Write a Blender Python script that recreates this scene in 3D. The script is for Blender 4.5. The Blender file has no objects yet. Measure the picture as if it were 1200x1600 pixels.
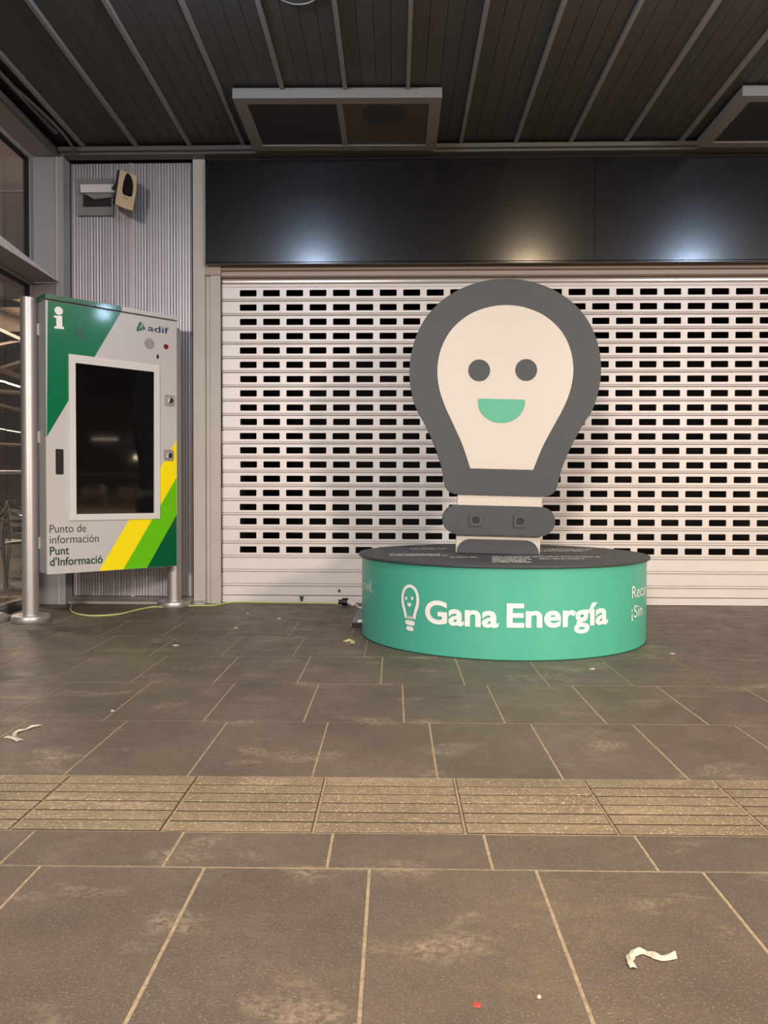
import bpy, math, random
from mathutils import Vector, Matrix
random.seed(7)
C = bpy.context
SC = C.scene
COL = SC.collection

# ---------------------------------------------------------------- camera
F_PX = 1226.0
CAM_H = 0.916
cam_rot = (Matrix.Rotation(0.0135, 4, 'Z') @ Matrix.Rotation(math.radians(90) - 0.0228, 4, 'X')
           @ Matrix.Rotation(0.003, 4, 'Z'))
CAM_M = Matrix.Translation((0, 0, CAM_H)) @ cam_rot
cd = bpy.data.cameras.new('camera')
cd.sensor_fit = 'HORIZONTAL'
cd.sensor_width = 36.0
cd.lens = F_PX / 1200.0 * 36.0
cd.clip_start = 0.02
cd.clip_end = 200
cam = bpy.data.objects.new('camera', cd)
cam.matrix_world = CAM_M
COL.objects.link(cam)
SC.camera = cam

# ---------------------------------------------------------------- world, view
SC.view_settings.view_transform = 'Standard'
SC.view_settings.look = 'None'
SC.view_settings.gamma = 1.0
SC.view_settings.use_curve_mapping = False
SC.view_settings.exposure = 0.0
world = bpy.data.worlds.new('night')
SC.world = world
world.use_nodes = True
bg = world.node_tree.nodes['Background']
bg.inputs[0].default_value = (0.85, 0.72, 0.58, 1)
bg.inputs[1].default_value = 0.17

# ---------------------------------------------------------------- forecourt ceiling lamps and added fill lights
WARM = (1.0, 0.76, 0.50)
COOL = (0.55, 0.73, 1.0)
SOFT = (1.0, 0.90, 0.80)
def lamp(name, loc, power, col, size=0.24, spread=180, aim=None):
    l = bpy.data.lights.new(name, 'AREA')
    l.shape = 'DISK'
    l.size = size
    l.energy = power
    l.color = col
    l.spread = math.radians(spread)
    o = bpy.data.objects.new(name, l)
    o.location = loc
    if aim:
        o.rotation_euler = (Vector(aim) - Vector(loc)).to_track_quat('-Z', 'Y').to_euler()
    COL.objects.link(o)
    return o
def bulb_lamp(name, loc, power, col, r=0.09):
    l = bpy.data.lights.new(name, 'POINT')
    l.energy = power; l.color = col; l.shadow_soft_size = r
    o = bpy.data.objects.new(name, l); o.location = loc
    COL.objects.link(o)
bulb_lamp('canopy_lamp', (-1.03, 3.5, 3.50), 60, COOL)
bulb_lamp('canopy_lamp', (1.46, 3.5, 3.50), 42, WARM)
bulb_lamp('canopy_lamp', (3.31, 3.5, 3.50), 62, COOL)
lamp('added_downlight', (0.6, 1.0, 3.66), 62, WARM, 0.26, 150)  # overhead lights added here and below to brighten the near floor
lamp('added_downlight', (-1.7, 0.8, 3.66), 40, (0.92, 0.95, 1.0), 0.26, 150)
lamp('added_downlight', (2.9, 0.8, 3.66), 52, SOFT, 0.26, 150)
# added fill lights, placed so the canopy's front edge shades the facade top
lamp('fill_flood', (-2.4, -7.0, 3.92), 700, (1.0, 0.90, 0.84), 1.3, aim=(-0.8, 6, 1.0))
lamp('fill_flood', (7.2, -7.0, 3.92), 880, (1.0, 0.84, 0.72), 1.5, aim=(1.6, 6, 1.2))

# ---------------------------------------------------------------- helpers
def lin(r, g, b):
    f = lambda c: (c / 255.0) / 12.92 if c <= 10 else (((c / 255.0) + 0.055) / 1.055) ** 2.4
    return (f(r), f(g), f(b), 1.0)

def ray(px, py):
    d = CAM_M.to_3x3() @ Vector(((px - 600.0) / F_PX, -(py - 800.0) / F_PX, -1.0))
    return Vector((0, 0, CAM_H)), d

def on_plane(px, py, M, v):
    """point (local x, local z) where the sight line meets local y = v of frame M"""
    o, d = ray(px, py)
    Mi = M.inverted()
    o = Mi @ o
    d = Mi.to_3x3() @ d
    t = (v - o.y) / d.y
    p = o + d * t
    return p.x, p.z

def on_x(px, py, X):
    o, d = ray(px, py)
    t = (X - o.x) / d.x
    p = o + d * t
    return p.y, p.z

def on_z(px, py, Z=0.0):
    o, d = ray(px, py)
    t = (Z - o.z) / d.z
    p = o + d * t
    return p.x, p.y

IDENT = Matrix.Identity(4)
FAC = Matrix.Translation((0, 6.55, 0)) @ Matrix.Rotation(-0.0145, 4, 'Z')   # facade frame: x along, y into the shop

class MB:
    def __init__(self):
        self.v = []; self.f = []
    def add(self, vs, fs):
        n = len(self.v)
        self.v += [tuple(p) for p in vs]
        self.f += [tuple(i + n for i in f) for f in fs]
        return self
    def box(self, x0, x1, y0, y1, z0, z1):
        vs = [(x0,y0,z0),(x1,y0,z0),(x1,y1,z0),(x0,y1,z0),(x0,y0,z1),(x1,y0,z1),(x1,y1,z1),(x0,y1,z1)]
        fs = [(0,3,2,1),(4,5,6,7),(0,1,5,4),(1,2,6,5),(2,3,7,6),(3,0,4,7)]
        return self.add(vs, fs)
    def cbox(self, x0, x1, y0, y1, z0, z1, c):
        """box with chamfered edges on the two faces normal to y (front shown)"""
        pts = [(x0+c,z0),(x1-c,z0),(x1,z0+c),(x1,z1-c),(x1-c,z1),(x0+c,z1),(x0,z1-c),(x0,z0+c)]
        return self.prism_y(pts, y0, y1)
    def slab(self, x0, x1, y0, y1, z0, z1, c):
        """box with its top edges chamfered"""
        vs = [(x0,y0,z0),(x1,y0,z0),(x1,y1,z0),(x0,y1,z0),(x0,y0,z1-c),(x1,y0,z1-c),(x1,y1,z1-c),(x0,y1,z1-c),
              (x0+c,y0+c,z1),(x1-c,y0+c,z1),(x1-c,y1-c,z1),(x0+c,y1-c,z1)]
        fs = [(0,3,2,1),(0,1,5,4),(1,2,6,5),(2,3,7,6),(3,0,4,7),(4,5,9,8),(5,6,10,9),(6,7,11,10),(7,4,8,11),(8,9,10,11)]
        return self.add(vs, fs)
    def prism_y(self, pts, y0, y1):
        """outline in x,z extruded along y"""
        a = sum(pts[i][0]*pts[(i+1)%len(pts)][1]-pts[(i+1)%len(pts)][0]*pts[i][1] for i in range(len(pts)))
        if a < 0: pts = pts[::-1]
        n = len(pts)
        vs = [(p[0], y0, p[1]) for p in pts] + [(p[0], y1, p[1]) for p in pts]
        fs = [tuple(range(n)), tuple(range(2*n-1, n-1, -1))]
        fs += [(i, i+n, (i+1)%n+n, (i+1)%n) for i in range(n)]
        return self.add(vs, fs)
    def prism_x(self, pts, x0, x1):
        """outline in y,z extruded along x"""
        n = len(pts)
        vs = [(x0, p[0], p[1]) for p in pts] + [(x1, p[0], p[1]) for p in pts]
        fs = [tuple(range(n-1, -1, -1)), tuple(range(n, 2*n))]
        fs += [(i, (i+1)%n, (i+1)%n+n, i+n) for i in range(n)]
        return self.add(vs, fs)
    def ring_y(self, outer, inner, y0, y1):
        """closed band between two outlines of the same count"""
        n = len(outer)
        vs = [(p[0], y0, p[1]) for p in outer] + [(p[0], y0, p[1]) for p in inner] + \
             [(p[0], y1, p[1]) for p in outer] + [(p[0], y1, p[1]) for p in inner]
        fs = []
        for i in range(n):
            j = (i+1) % n
            fs += [(i, j, j+n, i+n), (i+2*n, i+3*n, j+3*n, j+2*n), (i, i+2*n, j+2*n, j), (i+n, j+n, j+3*n, i+3*n)]
        return self.add(vs, fs)
    def lathe(self, prof, c=(0, 0), n=48, a0=0.0):
        """profile of (r, z) turned about the z axis through c"""
        vs = []; fs = []
        for r, z in prof:
            for k in range(n):
                a = a0 + 2*math.pi*k/n
                vs.append((c[0]+r*math.cos(a), c[1]+r*math.sin(a), z))
        for i in range(len(prof)-1):
            for k in range(n):
                j = (k+1) % n
                fs.append((i*n+k, i*n+j, (i+1)*n+j, (i+1)*n+k))
        fs.append(tuple(range(n-1, -1, -1)))
        fs.append(tuple((len(prof)-1)*n+k for k in range(n)))
        return self.add(vs, fs)
    def tube(self, pts, r, n=8, closed=False):
        pts = [Vector(p) for p in pts]
        vs = []; fs = []
        m = len(pts)
        up = None
        for i, p in enumerate(pts):
            a = pts[i-1] if i > 0 else (pts[-1] if closed else p)
            b = pts[i+1] if i < m-1 else (pts[0] if closed else p)
            t = (b - a).normalized()
            if up is None:
                up = Vector((0, 0, 1)) if abs(t.z) < 0.9 else Vector((1, 0, 0))
            s = t.cross(up)
            if s.length < 1e-6: s = t.cross(Vector((0, 1, 0)))
            s.normalize(); u = s.cross(t).normalized(); up = u
            for k in range(n):
                g = 2*math.pi*k/n
                vs.append(p + s*(r*math.cos(g)) + u*(r*math.sin(g)))
        q = m if closed else m-1
        for i in range(q):
            for k in range(n):
                j = (k+1) % n; i2 = (i+1) % m
                fs.append((i*n+k, i*n+j, i2*n+j, i2*n+k))
        if not closed:
            fs.append(tuple(range(n-1, -1, -1)))
            fs.append(tuple((m-1)*n+k for k in range(n)))
        return self.add(vs, fs)
    def disc_y(self, cx, cz, r, y0, y1, n=32, rz=None):
        rz = rz or r
        return self.prism_y([(cx+r*math.cos(2*math.pi*k/n), cz+rz*math.sin(2*math.pi*k/n)) for k in range(n)], y0, y1)
    def build(self, name, mat, parent=None, M=None, local=False, smooth=30):
        """local=False: coordinates are world (or of frame M) and turned into the parent's own"""
        me = bpy.data.meshes.new(name)
        me.from_pydata(self.v, [], self.f)
        me.materials.append(mat)
        T = M or IDENT
        if parent is not None and not local:
            T = parent_world(parent).inverted() @ T
        if not local or M:
            me.transform(T)
        me.update()
        if smooth:
            me.polygons.foreach_set('use_smooth', [True]*len(me.polygons))
            me.set_sharp_from_angle(angle=math.radians(smooth))
        o = bpy.data.objects.new(name, me)
        COL.objects.link(o)
        if parent is not None: o.parent = parent
        return o

def parent_world(o):
    m = o.matrix_basis.copy()
    p = o.parent
    while p is not None:
        m = p.matrix_basis @ m
        p = p.parent
    return m

def thing(name, label=None, cat=None, loc=(0, 0, 0), rz=0.0, group=None, kind=None, M=None):
    o = bpy.data.objects.new(name, None)
    if M is not None: o.matrix_basis = M
    else:
        o.location = loc; o.rotation_euler = (0, 0, rz)
        o.matrix_basis = Matrix.Translation(loc) @ Matrix.Rotation(rz, 4, 'Z')
    o.empty_display_size = 0.1
    COL.objects.link(o)
    return tag(o, label, cat, group, kind)

def tag(o, label=None, cat=None, group=None, kind=None):
    if label: o['label'] = label
    if cat: o['category'] = cat
    if group: o['group'] = group
    if kind: o['kind'] = kind
    return o

def recentre(o):
    """put the origin of a top-level mesh at the middle of its base"""
    xs = [v.co for v in o.data.vertices]
    c = Vector(((min(v.x for v in xs)+max(v.x for v in xs))/2, (min(v.y for v in xs)+max(v.y for v in xs))/2, min(v.z for v in xs)))
    o.data.transform(Matrix.Translation(-c))
    o.location = c
    return o

def copy_tree(o, parent=None):
    c = o.copy(); COL.objects.link(c); c.parent = parent
    for ch in list(o.children): copy_tree(ch, c)
    return c

def smooth_curve(pts, sub=6, closed=False):
    """Catmull-Rom through the points"""
    out = []; n = len(pts)
    rng = n if closed else n-1
    for i in range(rng):
        g = lambda k: pts[k % n] if closed else pts[max(0, min(n-1, k))]
        p0, p1, p2, p3 = g(i-1), g(i), g(i+1), g(i+2)
        for s in range(sub):
            t = s/sub
            out.append(tuple(0.5*((2*b)+(-a+c)*t+(2*a-5*b+4*c-d)*t*t+(-a+3*b-3*c+d)*t**3) for a, b, c, d in zip(p0, p1, p2, p3)))
    if not closed: out.append(tuple(pts[-1]))
    return out

def text_geo(body, offset=0.0, spacing=1.0):
    cu = bpy.data.curves.new('lettering', 'FONT')
    cu.body = body; cu.size = 1.0; cu.offset = offset; cu.resolution_u = 5
    cu.space_character = spacing
    ob = bpy.data.objects.new('lettering', cu)
    COL.objects.link(ob)
    dg = C.evaluated_depsgraph_get(); dg.update()
    me = ob.evaluated_get(dg).to_mesh()
    vs = [(v.co.x, v.co.y) for v in me.vertices]
    fs = [tuple(p.vertices) for p in me.polygons]
    ob.evaluated_get(dg).to_mesh_clear()
    bpy.data.objects.remove(ob); bpy.data.curves.remove(cu)
    return vs, fs

def fit_text(mb, body, x0, x1, base, cap, y, offset=0.0, warp=None, spacing=1.0, cap_em=0.69):
    """text between x0 and x1 with its baseline at z=base and capitals `cap` tall, on local y"""
    vs, fs = text_geo(body, offset, spacing)
    a = min(v[0] for v in vs); b = max(v[0] for v in vs)
    k = (x1-x0)/(b-a)
    out = []
    for vx, vy in vs:
        X = x0+(vx-a)*k; Z = base+vy/cap_em*cap
        out.append(warp(X, Z) if warp else (X, y, Z))
    mb.add(out, fs)

# ---------------------------------------------------------------- materials
def mat(name, col, rough=0.5, metal=0.0, spec=0.5, noise=None, bump=None, coat=0.0, aniso=None, emit=None, rnd=0.0):
    """noise = (scale, strength, colour2); bump = (scale, strength)"""
    m = bpy.data.materials.new(name); m.use_nodes = True
    nt = m.node_tree; N = nt.nodes; L = nt.links
    b = N['Principled BSDF']
    b.inputs['Base Color'].default_value = col
    b.inputs['Roughness'].default_value = rough
    b.inputs['Metallic'].default_value = metal
    b.inputs['Specular IOR Level'].default_value = spec
    b.inputs['Coat Weight'].default_value = coat
    b.inputs['Coat Roughness'].default_value = 0.08
    if emit:
        b.inputs['Emission Color'].default_value = emit[0]; b.inputs['Emission Strength'].default_value = emit[1]
    geo = N.new('ShaderNodeNewGeometry')
    last = None
    if noise:
        t = N.new('ShaderNodeTexNoise'); t.inputs['Scale'].default_value = noise[0]; t.inputs['Detail'].default_value = 6
        L.new(geo.outputs['Position'], t.inputs['Vector'])
        mp = N.new('ShaderNodeMapRange'); mp.inputs[1].default_value = 0.35; mp.inputs[2].default_value = 0.7
        mp.inputs[3].default_value = 0; mp.inputs[4].default_value = noise[1]
        L.new(t.outputs['Fac'], mp.inputs[0])
        mx = N.new('ShaderNodeMix'); mx.data_type = 'RGBA'
        mx.inputs['A'].default_value = col; mx.inputs['B'].default_value = noise[2]
        L.new(mp.outputs[0], mx.inputs['Factor'])
        last = mx.outputs['Result']
    if rnd:
        oi = N.new('ShaderNodeObjectInfo')
        mr = N.new('ShaderNodeMapRange'); mr.inputs[3].default_value = 1-rnd; mr.inputs[4].default_value = 1+rnd
        L.new(oi.outputs['Random'], mr.inputs[0])
        hs = N.new('ShaderNodeHueSaturation')
        if last: L.new(last, hs.inputs['Color'])
        else: hs.inputs['Color'].default_value = col
        L.new(mr.outputs[0], hs.inputs['Value'])
        last = hs.outputs['Color']
    if last: L.new(last, b.inputs['Base Color'])
    if bump:
        t2 = N.new('ShaderNodeTexNoise'); t2.inputs['Scale'].default_value = bump[0]; t2.inputs['Detail'].default_value = 5
        L.new(geo.outputs['Position'], t2.inputs['Vector'])
        bp = N.new('ShaderNodeBump'); bp.inputs['Strength'].default_value = bump[1]; bp.inputs['Distance'].default_value = 0.01
        L.new(t2.outputs['Fac'], bp.inputs['Height']); L.new(bp.outputs['Normal'], b.inputs['Normal'])
    return m

def paving_mat(name, base, dark, pale, grit, rnd, gs=420):
    """stone slabs: cloudy tone, fine grit, sparse pale scuffs and gum spots"""
    m = bpy.data.materials.new(name); m.use_nodes = True
    nt = m.node_tree; N = nt.nodes; L = nt.links
    b = N['Principled BSDF']
    b.inputs['Specular IOR Level'].default_value = 0.35
    geo = N.new('ShaderNodeNewGeometry')
    def noise(scale, det=5, stretch=None, rough=0.55):
        t = N.new('ShaderNodeTexNoise'); t.inputs['Scale'].default_value = scale
        t.inputs['Detail'].default_value = det; t.inputs['Roughness'].default_value = rough
        if stretch:
            mp = N.new('ShaderNodeMapping'); mp.inputs['Scale'].default_value = stretch
            L.new(geo.outputs['Position'], mp.inputs['Vector']); L.new(mp.outputs[0], t.inputs['Vector'])
        else: L.new(geo.outputs['Position'], t.inputs['Vector'])
        return t.outputs['Fac']
    def rng(s, a, c, lo=0.0, hi=1.0):
        r = N.new('ShaderNodeMapRange'); L.new(s, r.inputs[0])
        r.inputs[1].default_value = a; r.inputs[2].default_value = c; r.inputs[3].default_value = lo; r.inputs[4].default_value = hi
        return r.outputs[0]
    def mix(fac, A, B):
        x = N.new('ShaderNodeMix'); x.data_type = 'RGBA'
        L.new(fac, x.inputs['Factor'])
        for k, s in (('A', A), ('B', B)):
            if isinstance(s, tuple): x.inputs[k].default_value = s
            else: L.new(s, x.inputs[k])
        return x.outputs['Result']
    def mul(a, c):
        x = N.new('ShaderNodeMath'); x.operation = 'MULTIPLY'; L.new(a, x.inputs[0]); L.new(c, x.inputs[1]); return x.outputs[0]
    c = mix(rng(noise(2.2), 0.35, 0.68), base, dark)
    c = mix(rng(noise(26, 8, None, 0.75), 0.36, 0.66, 0, 0.75), c, dark)
    c = mix(rng(noise(gs, 2), 0.56, 0.72, 0, grit), c, pale)
    c = mix(rng(noise(gs*0.6, 2), 0.36, 0.28, 0, 0.45), c, dark)
    c = mix(mul(rng(noise(3.1, 7, (1, 1.6, 1)), 0.56, 0.70, 0, 0.55), rng(noise(60, 5), 0.40, 0.60)), c, pale)
    c = mix(rng(noise(17, 6, (1.0, 5, 1), 0.7), 0.70, 0.76, 0, 0.55), c, pale)
    c = mix(rng(noise(28, 2), 0.775, 0.80, 0, 0.75), c, pale)
    oi = N.new('ShaderNodeObjectInfo')
    hs = N.new('ShaderNodeHueSaturation'); L.new(c, hs.inputs['Color'])
    L.new(rng(oi.outputs['Random'], 0, 1, 1-rnd, 1+rnd), hs.inputs['Value'])
    L.new(hs.outputs['Color'], b.inputs['Base Color'])
    L.new(rng(noise(9), 0.3, 0.7, 0.42, 0.62), b.inputs['Roughness'])
    bp = N.new('ShaderNodeBump'); bp.inputs['Strength'].default_value = 0.35; bp.inputs['Distance'].default_value = 0.004
    L.new(noise(130, 6), bp.inputs['Height']); L.new(bp.outputs['Normal'], b.inputs['Normal'])
    return m

M_SLAB = paving_mat('stone_slab', lin(118, 104, 90), lin(92, 82, 72), lin(184, 164, 138), 0.42, 0.05, 200)
M_TACT = paving_mat('tactile_stone', lin(158, 140, 112), lin(120, 106, 86), lin(214, 194, 160), 0.9, 0.05, 130)
M_TGAP = mat('groove_brown', lin(66, 54, 40), 0.9)  # dark brown paver body, shows between the raised bars
M_GROUT = mat('pale_grout', lin(176, 157, 128), 0.9, noise=(60, 0.8, lin(132, 115, 93)), bump=(200, 0.3))
M_CEIL = mat('ceiling_board', lin(74, 71, 68), 0.6, noise=(1.2, 0.5, lin(66, 65, 63)), rnd=0.06)
M_RIB = mat('ceiling_rib', lin(132, 130, 127), 0.5)
M_TRIM = mat('ceiling_trim', lin(96, 94, 90), 0.5)
M_FASCIA = mat('black_gloss_sheet', lin(9, 10, 13), 0.21, spec=0.9, noise=(3, 0.5, lin(14, 15, 18)))
M_SHUT = mat('galvanised_slat', lin(226, 219, 214), 0.42, metal=0.12, noise=(7, 0.45, lin(212, 206, 203)))
M_SHUTG = mat('glossy_header_slat', lin(216, 208, 202), 0.24, metal=0.6)
M_SHUTB = mat('shutter_box_paint', lin(168, 152, 138), 0.5)
M_POSTW = mat('off_white_steel', lin(188, 181, 171), 0.48, noise=(4, 0.4, lin(172, 166, 157)))
M_GREYP = mat('grey_painted_steel', lin(152, 149, 151), 0.5, noise=(2.5, 0.4, lin(140, 137, 139)))
M_FLUTE = mat('fluted_aluminium', lin(178, 174, 178), 0.46, metal=0.8, noise=(5, 0.4, lin(166, 163, 168)))
M_DARK = mat('shop_dark', lin(30, 28, 27), 0.9)
M_GASKET = mat('black_gasket', lin(18, 18, 18), 0.6)
M_ALU = mat('satin_aluminium', lin(190, 185, 182), 0.42, metal=0.75, noise=(9, 0.3, lin(182, 178, 178)))
M_CHROME = mat('chrome', lin(225, 225, 225), 0.14, metal=1.0)
M_KGREY = mat('kiosk_grey_enamel', lin(198, 194, 190), 0.32, coat=0.3)
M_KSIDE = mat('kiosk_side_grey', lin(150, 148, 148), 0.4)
M_KGREEN = mat('kiosk_green_enamel', lin(0, 112, 70), 0.27, spec=0.3, coat=0.2)
M_KDARKG = mat('kiosk_dark_green', lin(0, 92, 54), 0.3, coat=0.4)
M_YEL = mat('yellow_vinyl', lin(255, 232, 0), 0.4)
M_LIME = mat('lime_vinyl', lin(104, 196, 0), 0.4)
M_BEZEL = mat('bezel_silver', lin(216, 212, 208), 0.35)
M_SCREEN = mat('black_glass', lin(14, 13, 13), 0.04, spec=0.9, coat=0.6)
M_WHITE = mat('white_vinyl', lin(248, 246, 242), 0.45)
M_NAVY = mat('navy_vinyl', lin(28, 44, 96), 0.45)
M_INK = mat('dark_print', lin(58, 56, 54), 0.5)
M_INKG = mat('dark_green_print', lin(10, 66, 44), 0.5)
M_REDL = mat('red_plastic', lin(150, 10, 22), 0.2, coat=0.6)
M_BLACK = mat('black_plastic', lin(16, 16, 17), 0.45)
M_CHAR = mat('charcoal_laminate', lin(72, 76, 79), 0.5, spec=0.35, noise=(2, 0.3, lin(76, 80, 83)))
M_CHARD = mat('charcoal_plastic', lin(72, 74, 76), 0.4)
M_CREAM = mat('cream_laminate', lin(218, 210, 198), 0.3, coat=0.25)
M_MINT = mat('mint_vinyl', lin(88, 180, 150), 0.4)
M_DRUM = mat('green_drum_wrap', lin(82, 182, 156), 0.42, coat=0.15, noise=(1.1, 0.5, lin(68, 172, 152)))
M_SEAM = mat('dark_seam', lin(12, 70, 58), 0.6)
M_CABLE = mat('yellow_green_cable', lin(196, 204, 130), 0.45)
M_BEIGE = mat('cream_device_shell', lin(206, 182, 150), 0.4)
M_PLATE = mat('grey_device_plate', lin(128, 126, 124), 0.45)
M_PAPER = mat('paper_scrap', lin(216, 206, 186), 0.7, noise=(40, 0.6, lin(178, 166, 146)))
M_FLAP = mat('grey_flap', lin(128, 126, 124), 0.45, noise=(90, 0.5, lin(150, 146, 142)))
M_TAUPE = mat('hall_taupe', lin(168, 146, 138), 0.7, noise=(1.0, 0.4, lin(110, 95, 90)))
M_HALLF = mat('hall_floor_stone', lin(92, 84, 76), 0.4)
M_HALLB = mat('hall_back_tone', lin(84, 72, 62), 0.8, noise=(0.8, 0.9, lin(52, 46, 42)))
M_BEAM = mat('brown_beam', lin(104, 88, 77), 0.6)
M_TUBE = mat('tube_light', (1, 1, 1, 1), 0.5, emit=((1.0, 0.92, 0.8, 1), 1.8))
M_GLOBE = mat('globe_lamp', (1, 1, 1, 1), 0.5, emit=((1.0, 0.85, 0.6, 1), 14.0))
M_LDIFF = mat('unlit_diffuser', lin(82, 75, 68), 0.4)
M_LGRILL = mat('unlit_grille', lin(46, 46, 47), 0.5)
M_LLENS = mat('unlit_lens', lin(60, 54, 52), 0.35)

gm = bpy.data.materials.new('window_glass'); gm.use_nodes = True
nt = gm.node_tree; N = nt.nodes; L = nt.links
for n in list(N):
    if n.type != 'OUTPUT_MATERIAL': N.remove(n)
tr = N.new('ShaderNodeBsdfTransparent'); tr.inputs[0].default_value = (0.86, 0.87, 0.86, 1)
gl = N.new('ShaderNodeBsdfGlossy'); gl.inputs['Roughness'].default_value = 0.01
lw = N.new('ShaderNodeLayerWeight'); lw.inputs['Blend'].default_value = 0.5
pw = N.new('ShaderNodeMath'); pw.operation = 'POWER'; pw.inputs[1].default_value = 4.0
fr = N.new('ShaderNodeMapRange'); fr.inputs[3].default_value = 0.04; fr.inputs[4].default_value = 0.9
L.new(lw.outputs['Facing'], pw.inputs[0]); L.new(pw.outputs[0], fr.inputs[0])
ms = N.new('ShaderNodeMixShader')
L.new(fr.outputs[0], ms.inputs[0]); L.new(tr.outputs[0], ms.inputs[1]); L.new(gl.outputs[0], ms.inputs[2])
L.new(ms.outputs[0], [n for n in N if n.type == 'OUTPUT_MATERIAL'][0].inputs[0])
M_GLASS = gm

# ================================================================ FLOOR
floor = thing('floor', kind='structure')
MB().box(-4.9, 9.5, -4.0, 6.95, -0.06, -0.0014).build('grout_bed', M_GROUT, floor, smooth=0)
ys = [on_z(616, y)[1] for y in (1357.5, 1302, 1215.5, 1129, 1069.5, 1027, 995.5, 971.5)]
PW = 0.4055
rows = []                                     # (y_near, y_far, joint x at the row, kind)
y0 = ys[0]
rows.append((y0-0.60, y0, on_z(577.6, 1359)[0], 's'))
rows.append((y0-1.20, y0-0.60, 0.12, 's'))
rows.append((y0-1.80, y0-1.20, -0.03, 's'))
rows.append((y0-2.40, y0-1.80, 0.12, 's'))
rows.append((ys[0], ys[1], on_z(516, 1328)[0], 's'))
rows.append((ys[1], ys[2], on_z(499, 1260)[0], 't'))
rows.append((ys[2], ys[3], on_z(677, 1172)[0], 's'))
rows.append((ys[3], ys[4], on_z(630.3, 1099)[0], 's'))
rows.append((ys[4], ys[5], on_z(596.3, 1048)[0], 's'))
rows.append((ys[5], ys[6], on_z(571.5, 1014)[0], 's'))
rows.append((ys[6], ys[7], on_z(460, 981)[0], 's'))
rows.append((ys[7], ys[7]+0.60, on_z(455, 960)[0], 's'))
rows.append((ys[7]+0.60, 6.93, on_z(455, 960)[0]+0.18, 's'))
G = 0.0033
mesh_cache = {}
for (ya, yb, jx, kind) in rows:
    pitch = 0.413 if kind == 't' else PW
    depth = yb-ya
    key = (kind, round(depth, 3))
    if kind == 's':
        xlo, xhi = (-3.3, 4.6) if yb > 4 else ((-2.9, 3.6) if yb > 1.2 else (-1.7, 2.2))
    else: xlo, xhi = -3.0, 3.0
    k0 = math.ceil((xlo-jx)/pitch); k1 = math.floor((xhi-jx)/pitch)
    for k in range(k0, k1):
        x = jx+k*pitch
        dz = random.uniform(-0.0008, 0.0008)
        if kind == 's':
            if key not in mesh_cache:
                o = MB().slab(G, pitch-G, 0.0019, depth-0.0019, -0.03, 0, 0.0016).build('paving_slab', M_SLAB, None, smooth=0)
                mesh_cache[key] = o.data
            else:
                o = bpy.data.objects.new('paving_slab', mesh_cache[key]); COL.objects.link(o)
            o.parent = floor; o.location = (x, ya, dz)
        else:
            if key not in mesh_cache:
                o = MB().slab(G, pitch-G, G, depth-G, -0.03, -0.0006, 0.0006).build('tactile_paver', M_TGAP, None, smooth=0)
                bh = (depth-2*G)/6.0
                b = MB().slab(0.005, pitch-0.007, 0.0, bh-0.0125, -0.003, 0.0022, 0.0008).build('raised_bar', M_TACT, None, smooth=0)
                mesh_cache[key] = (o.data, b.data, bh)
                bpy.data.objects.remove(o); bpy.data.objects.remove(b)
            me, bme, bh = mesh_cache[key]
            o = bpy.data.objects.new('tactile_paver', me); COL.objects.link(o)
            o.parent = floor; o.location = (x, ya, dz)
            for r in range(6):
                b = bpy.data.objects.new('raised_bar', bme); COL.objects.link(b)
                b.parent = o; b.location = (0, G+0.004+r*bh, random.uniform(-0.0006, 0.0006))

# ================================================================ CEILING
ZC = 3.70                                      # underside of ribs
ceil = thing('ceiling', kind='structure', loc=(0, 0, ZC))
MB().box(-3.0, 9.5, -4.0, 6.9, ZC+0.062, ZC+0.10).build('roof_deck', M_DARK, ceil, smooth=0)
RP = 0.4345
plank_me = rib_me = None
for k in range(-6, 11):
    rx = 0.083+RP*k
    if rib_me is None:
        o = MB().box(-0.013, 0.013, -3.9, 6.42, 0.0, 0.06).build('rib', M_RIB, None, smooth=0); rib_me = o.data
    else:
        o = bpy.data.objects.new('rib', rib_me); COL.objects.link(o)
    o.parent = ceil; o.location = (rx, 0, 0)
    if k == 10: continue
    for q in range(4):
        w = (RP-0.026)/4
        if plank_me is None:
            o = MB().prism_y([(0.001, 0.032), (0.003, 0.030), (w-0.003, 0.030), (w-0.001, 0.032), (w-0.001, 0.055), (0.001, 0.055)], -3.9, 6.42).build('ceiling_plank', M_CEIL, None, smooth=0)
            plank_me = o.data
        else:
            o = bpy.data.objects.new('ceiling_plank', plank_me); COL.objects.link(o)
        o.parent = ceil; o.location = (rx+0.013+q*w, 0, 0)

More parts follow.
